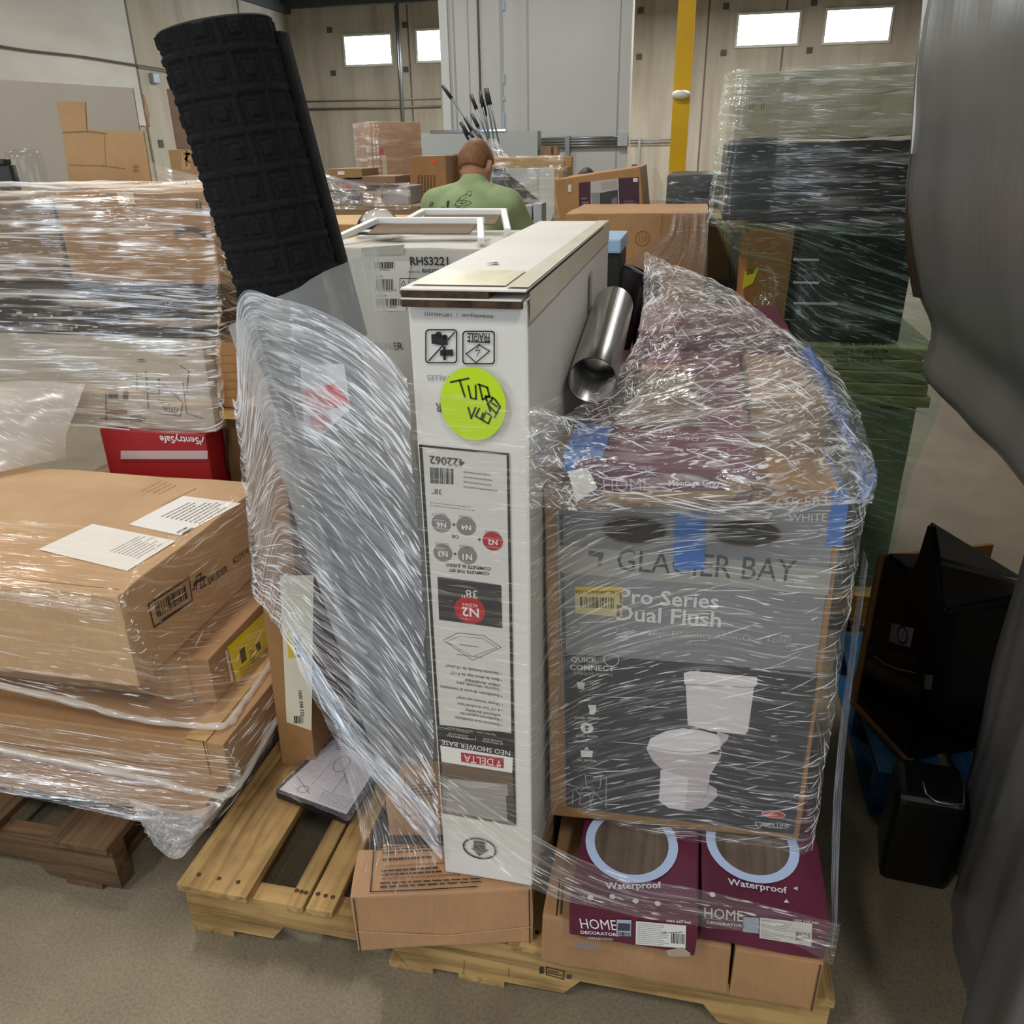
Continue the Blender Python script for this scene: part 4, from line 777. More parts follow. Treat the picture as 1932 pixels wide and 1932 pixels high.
side = (u * cos(a0) + v * sin(a0)); tang = (-u * sin(a0) + v * cos(a0))
E0 = AP(527, 78, (.27, .30, 0), (0, 1, 0)); 
fl = [[p + V3(0, .03, 0) * k + V3(.010, 0, .002) * j for j, k in ((0, 0), (1, 0), (1, 1), (0, 1))] for p in (V3(.262, .30, 1.615), V3(.300, .315, 1.37), V3(.335, .33, 1.15))]
loft(bm, fl, closed=True); obj('outer_edge', bm, RUB, t)
bm = bmesh.new(); n = 40; rows = []; uvl = []
for k in range(26):
    l = .05 + (1.10 - .05) * k / 25; c0 = MB_ + w * l; rr = R0 + .022 + .018 * (l / 1.165); rr2 = rr + .02 * (l / 1.165)
    rows.append([c0 + V3(.022 * l, 0, 0) + (u * cos(2 * pi * a / n) * rr2 + v * sin(2 * pi * a / n) * rr) + noise.noise_vector(Vector((a * .6, l * 6, 3))) * .006 + V3(0, 0, .040 * (u * cos(2 * pi * a / n) + v * sin(2 * pi * a / n)).x * (k / 25) ** 6) for a in range(n)]); uvl.append([(l, a * .016) for a in range(n)])
loft(bm, rows, closed=True, uvs=uvl); o = obj('plastic_sleeve', bm, film('e2e5e3', .36, .14, sx=4, sy=20, gloss=.08, spark=.8, lo=.55, hi=.75, glint_fleck=.15), t, True, label='clear plastic sleeve'); dens_attr(o.data, [1.] * (n * 26))

i = Ink((.195, .262, 1.0), (.11, -.060, 0), (0, 0, 1)); i.poly([(508, 690), (650, 686), (662, 770), (600, 830), (520, 800)], 'd6d5d6', 0); i.greek((522, 708), (568, 708), (568, 724), (522, 724), 1, '3a4046', 1, .6); i.greek((528, 730), (590, 730), (590, 746), (528, 746), 2, '5a5f64', 1, .35); lb = i.done(t, 'paper_label')
i = Ink((.195, .262, 1.0), (.11, -.060, 0), (0, 0, 1)); i.poly([(570, 738), (635, 722), (662, 762), (590, 780)], 'd8452e', 2); i.poly([(585, 785), (625, 782), (620, 812), (590, 808)], 'd6594a', 2); i.done(lb, 'red_sticker')
# ------------------------------------------------------------------ things further back in the hall
c = Carton('brown_carton', 'big brown carton with a round stamp behind the white shower base box', (.455, 2.0, 0), .49, .5, 1.236, cardboard('b4895c'), soft=.004)
i = c.ink(); i.ring((1212, 450), .024, .003, '8a6238', 0); i.line([(1206, 443), (1206, 455)], .002, '8a6238', 0); i.line([(1212, 441), (1212, 458)], .002, '8a6238', 0); i.line([(1218, 443), (1218, 455)], .002, '8a6238', 0); i.line([(1250, 405), (1246, 440)], .002, '8f6a40', 0); c.done()
bigbrown = c
c = Carton('tan_carton', 'tan carton under the slanted furniture carton in the background', (.30, 2.85, 0), .42, .55, .84, cardboard('a9845c')); c.done()
c = Carton('furniture_carton', 'brown carton with maroon panels and a furniture picture standing askew', (.335, 2.88, .845), .38, .5, .475, cardboard('b08555'), ry=-7.5)
g = cp(1040, 280, 4.391); i = c.ink(); MG = '43222f'
i.poly([g(228, 285), g(325, 275), g(330, 520), g(232, 560)], MG, 0); i.poly([g(325, 275), g(556, 248), g(566, 520), g(330, 520)], 'b9b4b0', 0); i.poly([g(556, 248), g(722, 235), g(730, 520), g(566, 520)], MG, 0)
i.poly([g(400, 370), g(552, 340), g(555, 495), g(405, 500)], '3d3c40', 1); i.poly([g(330, 370), g(395, 365), g(400, 515), g(345, 515)], '8d8886', 1); i.poly([g(410, 280), g(545, 262), g(548, 330), g(420, 345)], 'a5a39a', 1); i.poly([g(500, 420), g(545, 400), g(550, 510), g(505, 510)], '77736f', 2)
i.greek(g(250, 400), g(310, 395), g(312, 500), g(255, 500), 3, '8d7a80', 1, .4); i.greek(g(600, 430), g(710, 425), g(712, 500), g(604, 505), 4, '8d7a80', 1, .4); i.rect(g(678, 245), g(716, 278), 'ddd9d4', 1); i.rect(g(140, 300), g(168, 360), 'd5cfc8', 0); c.done()
c = Carton('wrapped_carton', 'dark green wrapped bundle between the furniture carton and the tall green load', (.765, 3.0, 0), .30, .6, 1.325, mottled('dark_teal', '16211f', '26312f', (6, 6, 6), rough=.3), ry=0, soft=.006); c.done(); dkg = c
c = Carton('olive_carton', 'olive carton standing just right of the big brown carton', (.955, 2.4, 0), .30, .5, 1.19, cardboard('8b774f')); i = c.ink(); i.rect((1378, 440), (1399, 560), '6f6a62', 0); c.done()
c = Carton('grill_carton', 'black printed carton low between the brown carton and the green load', (.958, 1.97, 0), .13, .40, .965, flat('201f20', .5))
i = c.ink(); i.disc((1342, 570), .014, 'c9c9c4', 0); i.line([(1342, 575), (1340, 588)], .006, 'c9c9c4', 0); i.greek((1360, 580), (1384, 579), (1384, 587), (1360, 588), 1, '8a8a86', 0, .8); i.rect((1325, 592), (1388, 597), '8d7a50', 0); c.done()
t = thing('desktop_tower', 'black box with pale blue top peeping out behind the white shower base box', 'box', (.66, 1.32, 0))
box('body', .60, .716, 1.22, 1.42, 0, 1.195, flat('1c1b1b', .5), t, .006); box('top_panel', .598, .718, 1.205, 1.43, 1.195, 1.232, flat('9fc3e0', .35), t, .006)
bm = bmesh.new(); tube(bm, [(.70, 1.36, .9), (.745, 1.34, 1.14), (.77, 1.36, 1.10), (.80, 1.42, .8)], [.04, .045, .045, .04], 12); obj('side_arm', bm, flat('1e1518', .6), t, True)
# front middle: cartons before the person
c = Carton('tan_carton', 'orange tan carton top just left behind the water softener carton', (-.75, 2.3, 0), .60, .5, 1.175, cardboard('c49a62')); c.done()
c = Carton('wrapped_carton', 'mixed tan carton under the small wrapped boxes left of the person', (-1.45, 4.1, 0), .68, .6, 1.13, cardboard('8d7454')); c.done()
for k, (x0, x1, y0, y1, col, lab) in enumerate(((622, 680, 362, 391, '8e8b88', 'grey small box low left among the wrapped boxes by the mat'), (682, 716, 360, 388, 'a08a6c', 'small tan box with lines in the lower row of wrapped boxes'), (718, 765, 352, 392, 'a7a3a6', 'pale lilac grey box at the right of the lower wrapped row'),
        (604, 619, 350, 388, '6f5240', 'dark brown box at the left end of the lower wrapped row'), (620, 680, 318, 336, '9a7a4e', 'tan flat box with a white label on top of the wrapped boxes'), (622, 683, 338, 360, '9c8d88', 'pale box with a red mark in the middle wrapped row'), (684, 745, 332, 350, '8c6f56', 'brown flat box before the tall wrapped carton'))):
    p, q = AY(x0, y1, 4.2 + .02 * (k % 3)), AY(x1, y0, 4.2)
    zb = 1.132 if y1 > 380 else p.z
    c = Carton('small_box', lab, (p.x, 4.2 + .02 * (k % 3), zb), q.x - p.x, .3, q.z - zb, cardboard(col), group=None); i = c.ink()
    if k == 0: i.rect((655, 370), (679, 380), '3a3a3c', 0); i.rect((626, 370), (632, 384), '4d4b4c', 0)
    if k == 4: i.rect((637, 323), (650, 330), 'd9d5cd', 0)
    if k == 5: i.rect((652, 346), (660, 356), 'c2543c', 0)
    if k == 1:
        for x in (690, 697, 704): i.rect((x, 362), (x + 2, 384), '7d6a50', 0)
    c.done()
TW_ = Carton('tall_carton', 'tall shrink-wrapped carton standing corner-on behind the small wrapped boxes', (AY(706, 240, 5.2).x, 5.2, 0), .36, .50, 1.635, cardboard('b48f66'), rz=38)
i = TW_.ink(); i.poly([(716, 280), (724, 280), (724, 292), (716, 292)], 'b5352c', 1); i.poly([(720, 292), (728, 292), (732, 345), (724, 345)], 'cfc6a8', 0); TW_.done()
c = Carton('tan_carton', 'dull olive carton supporting the carton with the orange sticker', (AY(776, 380, 4.7).x, 4.7, 0), .36, .4, AY(790, 363, 4.7).z, cardboard('8a6c40')); z_ = c.h
i = c.ink(); i.line([(800, 372), (812, 378)], .004, 'd5d0c4', 0); c.done()
c = Carton('tan_carton', 'brown carton with an orange sticker left of the person', (AY(777, 330, 4.75).x, 4.75, z_ + .003), AY(842, 330, 4.75).x - AY(777, 330, 4.75).x, .3, AY(800, 295, 4.75).z - z_, cardboard('a27a4e'))
i = c.ink(); i.rect((813, 301), (823, 308), 'e0542c', 0)
for k in range(6): i.greek((788 + k * 6, 330), (792 + k * 6, 330), (792 + k * 6, 360), (788 + k * 6, 360), 9, '4a3520', 0, .55, k)
c.done()
p = AY(850, 330, 4.9); tag(box('cardboard_strip', p.x - .02, p.x + .06, 5.06, 5.1, 0, AY(850, 293, 4.9).z + .01, cardboard('a8906c')), 'pale upright cardboard strip right of the carton with the orange sticker', 'strip')
# boxes seen past the mat
p = AY(325, 330, 6.); c = Carton('tan_carton', 'tan carton at the base of the far stack left of the mat', (p.x, 6.0, 0), .5, .4, AY(340, 282, 6.).z, cardboard('b9976c')); i = c.ink(); i.rect((343, 285), (360, 320), 'c9a878', 0); i.line([(347, 290), (357, 290), (350, 300), (358, 306)], .02, '8a6a3c', 1); i.line([(352, 286), (352, 312)], .02, '8a6a3c', 1); z_ = c.h; c.done()
c = Carton('wrapped_carton', 'pinkish brown wrapped carton on top of the far stack beside the mat', (AY(325, 250, 6).x, 6.02, z_ + .003), .5, .35, AY(330, 167, 6.).z - z_, cardboard('8f7566')); c.done()
# half wall and poles behind the person
p, q = AY(791, 250, 9.5), AY(1014, 250, 9.5)
S_box('trim_6', p.x, q.x, 9.5, 9.75, 0, p.z - .01, mat=mottled('grey_panel', '9aa0a0', 'a8adac', (.6, .6, .6), rough=.5)); p2 = AY(1060, 262, 9.5)
S_box('trim_7', q.x, p2.x, 9.52, 9.75, 0, AY(1040, 293, 9.5).z, mat=flat('b4b6b4', .6)); tag(box('metal_cap', AY(812, 248, 9.5).x, AY(955, 248, 9.5).x, 9.49, 9.56, p.z - .008, p.z + .02, flat('c9d2da', .15, 1.)), 'shiny metal strip along the top of the grey half wall', 'strip')
c = Carton('small_box', 'small brown parcel lying on the low ledge right of the half wall', (AY(1021, 290, 9.55).x, 9.55, AY(1040, 293, 9.5).z + .003), .20, .15, .10, cardboard('8a6e55')); i = c.ink(); i.rect((1040, 277), (1044, 292), '3a2c22', 0); c.done()
t = thing('frame_crate', 'tan framed crate of clear film and dark rods right of the person', 'crate', (-.15, 4.45, .0)); z0, z1 = .95, 1.392; x0, x1 = -.50, .085; cbm = cardboard('b08c52')
c = Carton('tan_carton', 'tan carton under the framed crate behind the person', (-.55, 4.35, 0), .68, .5, .945, cardboard('a3855c')); c.done()
for a in ((x0, x1, 4.40, 4.46, z1 - .06, z1), (x0, x1, 4.40, 4.46, z0, z0 + .05), (x1 - .06, x1, 4.40, 4.80, z0 + .05, z1 - .06), (x0, x0 + .05, 4.40, 4.46, z0 + .05, z1 - .06), (x0, x1, 4.74, 4.80, z1 - .06, z1)): box('frame_rail', *a, cbm, t, .004)
PG, PH = flat('585d66', .35, .5), flat('17181a', .6)
for k, (tx, ty, bx_, by_) in enumerate(((836, 163, 925, 290), (889, 180, 935, 300), (906, 174, 930, 300), (916, 169, 940, 310), (919, 169, 948, 300), (891, 217, 932, 300), (878, 223, 935, 330), (870, 232, 932, 340), (876, 247, 934, 350), (888, 250, 944, 350), (899, 248, 940, 320), (911, 190, 935, 320))):
    a, b = AY(tx, ty, 4.72), AY(bx_, by_, 4.55); d = (b - a).normalized(); e_ = a + d * ((a.z - 1.0) / -d.z)
    o = thing('grey_pole', ('grey pole leaning far left out of the bundle behind the person' if k == 0 else 'grey pole with a black grip in the bundle behind the person'), 'pole', e_, None if k == 0 else 'grey poles bundled behind the person')
    bm = bmesh.new(); tube(bm, [e_, a], .006, 6); obj('shaft', bm, PG, o, True); bm = bmesh.new(); tube(bm, [a - d * .004, a + d * .10], .012, 8); obj('grip', bm, PH, o, True)
for k in range(14):
    a, b = AY(932 + k * 2.2, 318 + k * 1.0, 4.5), AY(942 + k * 6, 390 - k * .4, 4.48); o = bmesh.new(); tube(o, [(a.x, a.y, a.z), (b.x, b.y, max(b.z, 1.0))], .011, 6)
    tag(obj('black_rod', o, flat('1e2022', .35, .4), smooth=True), 'black rod slanting inside the framed crate', 'rod', 'black rods in the framed crate')
for k, (x0_, x1_, y0_, y1_, col, lab) in enumerate(((972, 985, 388, 406, '4a3a2a', 'small dark brown box right of the person'), (987, 1003, 388, 408, 'aeb4bd', 'small pale grey box right of the person'), (1006, 1022, 384, 408, 'b9bec6', 'small white-grey box under the framed crate'))):
    p, q = AY(x0_, y1_, 4.1), AY(x1_, y0_, 4.1); c = Carton('small_box', lab, (p.x, 4.1, 0), q.x - p.x, .16, q.z, cardboard(col)); c.done()
# ------------------------------------------------------------------ tall green-wrapped load at the right
pallet('wooden pallet under the tall green film-wrapped load', 1.0, 1.42, .54, .85, cols=('9a7a42', 'c9a768'))
c = Carton('mint_carton', 'pale green grey carton at the bottom of the tall green-wrapped load', (1.06, 1.47, .142), .51, .7, .60, mottled('mint_board', '6d7c62', '7d8c70', (3, 3, 3), rough=.5)); c.done()
OL = '6b6c42'
for k in range(5):
    o = box('foam_board', 1.09 + .006 * (k % 2), 1.60 - .012 * k * (k % 2), 1.455 + .004 * k, 2.15, .745 + .034 * k, .745 + .034 * k + .032, mottled('olive_foam', '70734a', '8f9160', (8, 8, 60), rough=.6), None, .004)
    tag(o, 'olive board in the stack halfway up the green-wrapped load', 'board', 'olive boards in the green-wrapped load')
t = thing('printed_label', 'dark Spanish print on the front of the olive boards', 'label', (1.45, 1.445, .80)); i = Ink((1.3, 1.45, .8), (1, 0, 0), (0, 0, 1))
for s_, y, x0, x1 in (('dos entira suel', 653, 1585, 1680), ('ajeto a lo largo de', 669, 1572, 1676), ('toda la superficie', 684, 1578, 1665)): i.text(s_, (x0, y), (x1, y - 3), '20220f', 0, True)
i.done(t)
c = Carton('brown_carton', 'orange brown carton with a yellow label at the left of the green-wrapped load', (1.055, 1.53, .917), .125, .4, .325, cardboard('a5713f')); i = c.ink(); i.poly([(1405, 512), (1432, 505), (1420, 535), (1400, 545)], 'ddd21c', 0); i.poly([(1410, 508), (1424, 505), (1422, 516), (1408, 519)], '6a6420', 1); c.done()
t = thing('glass_cabinet', 'black glass fronted cabinet with white shelf edges in the green-wrapped load', 'cabinet', (1.35, 1.75, .917))
box('body', 1.195, 1.50, 1.52, 2.1, .917, 1.252, flat('121415', .25), t, .004)
for py in (490, 533, 572): p, q = AY(1497, py, 1.515), AY(1545, py, 1.515); box('shelf_edge', p.x, q.x if py < 570 else q.x + .05, 1.512, 1.53, p.z - .003, p.z + .003, flat('cfd2cf', .4), t, .001)
c = Carton('black_cabinet', 'wide black cabinet lying high in the green-wrapped load', (.975, 1.50, 1.256), .50, .6, .197, mottled('black_panel', '0f1213', '1a1f20', (4, 4, 4), rough=.3), soft=.003); c.done()
c = Carton('torn_carton', 'battered pale carton with torn corrugated corner on top of the green-wrapped load', (.985, 1.49, 1.458), .50, .6, .162, cardboard('b9b094'), ry=-.8, soft=.009)
i = c.ink()
for k in range(18): i.line([(1413 + k * 4.5, 156), (1415 + k * 4.4, 205 - (k % 5) * 3)], .0022, '5d5038', 0)
i.poly([(1480, 165), (1560, 158), (1700, 150), (1715, 165), (1600, 185), (1500, 190)], 'b9b095', 0); c.done()
# blue pallet and black cooker at the right
pallet('blue painted pallet under the black cooker at the right', 1.40, .59, .60, .59, cols=('12314f', '27587f'))
t = thing('cooker', 'black glossy cooker with a square knob panel on the blue pallet', 'appliance', (1.45, .75, .142)); GL = flat('0a0a0b', .12, 0, .6)
A_, B_ = V3(1.385, .82, .146), V3(1.468, .622, .146); ux = (B_ - A_).normalized(); uy = V3(-ux.y, ux.x, 0); w = (B_ - A_).length
prof = [(0, 0), (w, 0), (w, .40), (.80 * w, .50), (.60 * w, .575), (.52 * w, .56), (.47 * w, .455), (.40 * w, .435), (0, .435)]
bm = bmesh.new(); f = [bm.verts.new(A_ + ux * x + V3(0, 0, z)) for x, z in prof]; g2 = [bm.verts.new(A_ + ux * x + uy * .27 + V3(0, 0, min(z, .40))) for x, z in prof]; n = len(f)
bm.faces.new(f); bm.faces.new(g2[::-1])
for k in range(n): bm.faces.new((f[k], g2[k], g2[(k + 1) % n], f[(k + 1) % n]))
bmesh.ops.recalc_face_normals(bm, faces=bm.faces); bmesh.ops.bevel(bm, geom=bm.edges[:], offset=.008, segments=2, affect='EDGES'); obj('body', bm, GL, t)
i = Ink(A_ - uy * .001, ux, (0, 0, 1)); i.poly([(1683, 1175), (1725, 1186), (1718, 1222), (1678, 1210)], '77777a', 0); i.done(t, 'knob_panel')
i = Ink(A_ - uy * .002, ux, (0, 0, 1)); i.ring((1703, 1198), .016, .005, '2a2a2c', 0, ry=.020); i.ring((1703, 1198), .010, .002, 'b9b9bb', 1, ry=.013); i.done(t, 'knob')
i = Ink(A_ - uy * .001, ux, (0, 0, 1)); i.line([(1651, 1238), (1670, 1252), (1695, 1262), (1727, 1269)], .003, '8d8784', 0); i.poly([(1640, 1214), (1735, 1240), (1733, 1252), (1636, 1226)], '1c1c1f', 0); i.done(t, 'door_handle')
i = Ink(A_ - uy * .001, ux, (0, 0, 1)); i.poly([(1746, 1273), (1761, 1273), (1758, 1301), (1744, 1300)], '5a625c', 0); i.done(t, 'rating_label')
bm = bmesh.new(); hexa(bm, A_ - ux * .014 - uy * .006, ux * .012, uy * .3, V3(0, 0, .42), .002); hexa(bm, A_ - ux * .014 - uy * .012 - V3(0, 0, .0), ux * (w + .02), uy * .011, V3(0, 0, .012), .002); obj('cardboard_guard', bm, cardboard('8a6238'), t, label='cardboard edge guard')
t = thing('black_bin', 'low black plastic tub with a silver rim line before the blue pallet', 'tub', (1.46, .46, 0))
bm = bmesh.new(); hexa(bm, (1.385, .40, 0), (.135, -.01, 0), (.02, .13, 0), (0, 0, .235), .02, 3); obj('body', bm, flat('0c0c0d', .3), t)
pts = [AZ(*p, .237) for p in ((1742, 1476), (1748, 1498), (1765, 1512), (1790, 1518), (1818, 1518), (1820, 1470))]; bm = bmesh.new(); tube(bm, pts, .0016, 6); obj('rim_line', bm, flat('b5b3ae', .3, .8), t, True)
# grey sheeted load at the right edge
t = thing('sheeted_load', 'huge dark grey plastic sheeted load filling the right edge', 'load', (1.7, .2, 0))
def sheetmat():
    m, tt, b = nt('grey_sheeting'); L = tt.links.new
    n1 = N(tt, 'ShaderNodeTexNoise', Scale=1., Detail=5., Roughness=.6); L(mapped(tt, (3, 3, .8)), n1.inputs['Vector'])
    L(ramp(tt, n1.outputs[0], [(.3, C('5a5855')), (.7, C('6b6966'))]), b.inputs['Base Color']); b.inputs['Roughness'].default_value = .28
    n2 = N(tt, 'ShaderNodeTexNoise', Scale=1., Detail=4.); L(mapped(tt, (40, 40, 3)), n2.inputs['Vector'])
    bp = N(tt, 'ShaderNodeBump', Strength=.12, Distance=.01); L(n2.outputs[0], bp.inputs['Height']); L(bp.outputs[0], b.inputs['Normal']); return m
SM = sheetmat()
prof = [(.62, .95), (.10, .93), (.0, .955), (.0, 1.06), (-.045, 1.15), (-.095, 1.31), (-.112, 1.466), (-.135, 1.70), (-.12, 2.2), (.0, 2.6), (.3, 2.75), (.62, 2.75)]
bm = bmesh.new(); P_ = cr(prof, 60); ys = [1.06, 1.035, 1.0] + [1.0 - .06 * k for k in range(1, 22)]; rows = []
for k, y in enumerate(ys):
    off = (.16, .04, 0)[k] if k < 3 else 0
    rows.append([V3(1.446 + x + off - .004 * max(0, 1 - y) + .012 * noise.noise(Vector((y * 5, z * 1.2, 0))) * (x < .3), y, z) for x, z in P_])
loft(bm, rows); vv = list(bm.verts); bm.faces.new(vv[:60]); bm.faces.new(vv[-60:][::-1]); obj('upper_sheet', bm, SM, t, True)
bm = bmesh.new(); A0, A1 = V3(1.57, .57, 0), V3(1.46, .03, 0); dA = (A1 - A0)
rows = [[A0 + dA * s_ + V3(.8 * (1 if s_ < 0 else 0) * 0 + .02 * noise.noise(Vector((s_ * 6, z * 2, 4))), .03 * noise.noise(Vector((s_ * 3, z * 3, 9))), z) for z in [.0 + .99 * j / 24 for j in range(25)]] for s_ in [q / 30 * 1.3 for q in range(31)]]
far = [[V3(2.3 - (2.3 - A0.x) * q / 6, .57 + .015 * sin(q), z) for z in [.99 * j / 24 for j in range(25)]] for q in range(6)]
e_ = rows[-1][0]; near = [[V3(e_.x + (2.3 - e_.x) * q / 6, e_.y + .02 * sin(q * 1.7), z) for z in [.99 * j / 24 for j in range(25)]] for q in range(1, 7)]
loft(bm, far + rows + near); obj('lower_sheet', bm, SM, t, True)
bm = bmesh.new(); ed = [AY(x, y, .985) for x, y in ((1746, -20), (1741, 60), (1733, 140), (1727, 220), (1722, 300))]
loft(bm, [[p + V3(-.004, 0, 0), p + V3(.003, -.014, 0), p + V3(.016, -.03, 0)] for p in cr([tuple(q) for q in ed], 24) for p in [Vector(p)]]); obj('white_edge', bm, flat('d9dcdc', .2), t, True, label='white plastic edge')
bm = bmesh.new(); ed = [AY(x, y, .985) for x, y in ((1724, 290), (1717, 370), (1712, 430), (1718, 500), (1728, 560))]
loft(bm, [[p + V3(-.006, 0, 0), p + V3(.003, -.014, 0), p + V3(.02, -.03, 0)] for p in cr([tuple(q) for q in ed], 24) for p in [Vector(p)]]); obj('brown_edge', bm, flat('3a2f26', .25), t, True, label='brown cardboard edge')
# ------------------------------------------------------------------ people
def limb(bm, pts, rs):
    pts = [Vector(p) for p in pts]
    for a, b, ra, rb in zip(pts, pts[1:], rs, rs[1:]): tube(bm, [a, b], [ra, rb], 14)
    for p, r in zip(pts, rs): ell(bm, p, (r, r, r), u=14, v=10)
def fuse(name, bm, mat, parent, vox=.012, sub=2):
    o = obj(name, bm, mat, parent, True); r = o.modifiers.new('r', 'REMESH'); r.mode = 'VOXEL'; r.voxel_size = vox; r.use_smooth_shade = True
    s_ = o.modifiers.new('s', 'SMOOTH'); s_.iterations = 5; s_.factor = .5; return o
def person(label, x, y, k, turn, shirt, hair, skin='c28f76'):
    """a bowed standing figure with its back to the camera; k scales it"""
    o = thing('person', label, 'person', (x, y, 0)); Z = Matrix.Rotation(turn, 3, 'Z'); p_ = lambda a, b, c: V3(x, y, 0) + Z @ V3(a * k, b * k, c * k); R3 = lambda *r: tuple(q * k for q in r)
    sk = flat(skin, .55, name='skin'); H = p_(0, .235, 1.40); HR = Z @ Matrix.Rotation(radians(-24), 3, 'X') @ Matrix.Rotation(radians(-10), 3, 'Z')
    bm = bmesh.new()
    ell(bm, H, R3(.080, .098, .112), HR); ell(bm, H + HR @ V3(0, .045, -.055) * k, R3(.058, .062, .065), HR); ell(bm, H + HR @ V3(0, .105, -.015) * k, R3(.014, .02, .022), HR)
    for s in (-1, 1): ell(bm, H + HR @ V3(.082 * s, -.005, -.015) * k, R3(.013, .024, .034), HR)
    limb(bm, [p_(0, .15, 1.20), p_(0, .20, 1.30), H], R3(.06, .062, .06)); limb(bm, [p_(0, .0, .92), p_(0, .05, 1.05), p_(0, .12, 1.2)], R3(.12, .11, .09)); limb(bm, [p_(-.17, .14, 1.21), p_(.17, .14, 1.21)], R3(.05, .05))
    for s in (-1, 1):
        el, wr, pa = p_(.27 * s, .26, .98), p_(.20 * s, .46, .95), p_(.17 * s, .54, .94)
        limb(bm, [p_(.19 * s, .14, 1.22), el, wr, pa], R3(.055, .042, .028, .026)); ell(bm, p_(.165 * s, .555, .94), R3(.035, .045, .016))
        for q in range(4): limb(bm, [p_((.14 + .018 * q) * s, .58, .94), p_((.138 + .018 * q) * s, .625 + .008 * (q in (1, 2)), .93), p_((.137 + .018 * q) * s, .645 + .008 * (q in (1, 2)), .905)], R3(.009, .0085, .0075))
        limb(bm, [p_(.135 * s, .55, .94), p_(.105 * s, .585, .935), p_(.10 * s, .61, .92)], R3(.011, .010, .008))
        limb(bm, [p_(.10 * s, .0, .90), p_(.11 * s, .03, .50), p_(.11 * s, -.01, .08)], R3(.095, .062, .042)); limb(bm, [p_(.11 * s, -.02, .05), p_(.12 * s, .13, .035)], R3(.042, .034))
    fuse('body', bm, sk, o, .0085 * k)
    for s in (-1, 1):
        bm = bmesh.new(); ell(bm, H + HR @ V3(.03 * s, .098, .012) * k, R3(.011, .008, .008), HR, 10, 8); obj('eye', bm, flat('2a211c', .3), o, True)
        bm = bmesh.new(); limb(bm, [p_(.11 * s, -.035, .05), p_(.122 * s, .15, .038)], R3(.052, .044)); fuse('shoe', bm, flat('2c2a28', .6), o, .012 * k)
    bm = bmesh.new(); limb(bm, [p_(0, .30, 1.335), p_(0, .305, 1.34)], R3(.004, .004)); ell(bm, H + HR @ V3(0, .105, -.06) * k, R3(.022, .006, .005), HR, 10, 6); obj('mouth', bm, flat('8f5a4c', .5), o, True)
    bm = bmesh.new(); ell(bm, H + HR @ V3(0, -.006, .010) * k, R3(.0865, .1045, .116), HR, 40, 28)
    dead = []
    for v in bm.verts:
        l = HR.transposed() @ (v.co - H) / k
        if l.z < -.048 + .05 * max(0, l.y / .1) or (l.y > .05 and l.z < .055 + .2 * (l.y - .05)) or (abs(l.x) > .07 and l.y > -.035 and l.z < .0): dead.append(v)
        else: v.co += noise.noise_vector(v.co * 70) * .004 * k
    bmesh.ops.delete(bm, geom=dead, context='VERTS'); hm = mottled('hair_' + hair, hair, '%02x%02x%02x' % tuple(min(255, int(int(hair[q:q + 2], 16) * 1.22)) for q in (0, 2, 4)), (90, 90, 40), rough=.6)
    h_ = obj('hair', bm, hm, o, True); sd = h_.modifiers.new('t', 'SOLIDIFY'); sd.thickness = .012 * k; sd.offset = -1
    bm = bmesh.new(); ell(bm, p_(0, .125, 1.14), R3(.205, .135, .17)); ell(bm, p_(0, .05, .99), R3(.19, .15, .18)); limb(bm, [p_(-.19, .14, 1.215), p_(0, .165, 1.245), p_(.19, .14, 1.215)], R3(.082, .095, .082)); limb(bm, [p_(0, .16, 1.24), p_(0, .186, 1.295)], R3(.09, .082))
    for s in (-1, 1): limb(bm, [p_(.195 * s, .14, 1.21), p_(.262 * s, .235, 1.03)], R3(.083, .078))
    sh = fuse('shirt', bm, mottled('shirt_' + shirt, shirt, '%02x%02x%02x' % tuple(int(int(shirt[q:q + 2], 16) * .92) for q in (0, 2, 4)), (12, 12, 12), rough=.85), o, .0115 * k)
    bm = bmesh.new(); ell(bm, p_(0, .0, .90), R3(.175, .145, .12))
    for s in (-1, 1): limb(bm, [p_(.09 * s, 0, .88), p_(.11 * s, .03, .50), p_(.11 * s, -.01, .10)], R3(.105, .078, .066))
    fuse('trousers', bm, flat('3c4048', .8), o, .013 * k); return o, sh
PX = AY(897, 320, 3.3)
man, shirt_ob = person('person in a sage green t-shirt seen from behind with head bowed', PX.x - .02, 3.08, .982, radians(-6), '95a87c', '6d4c31')
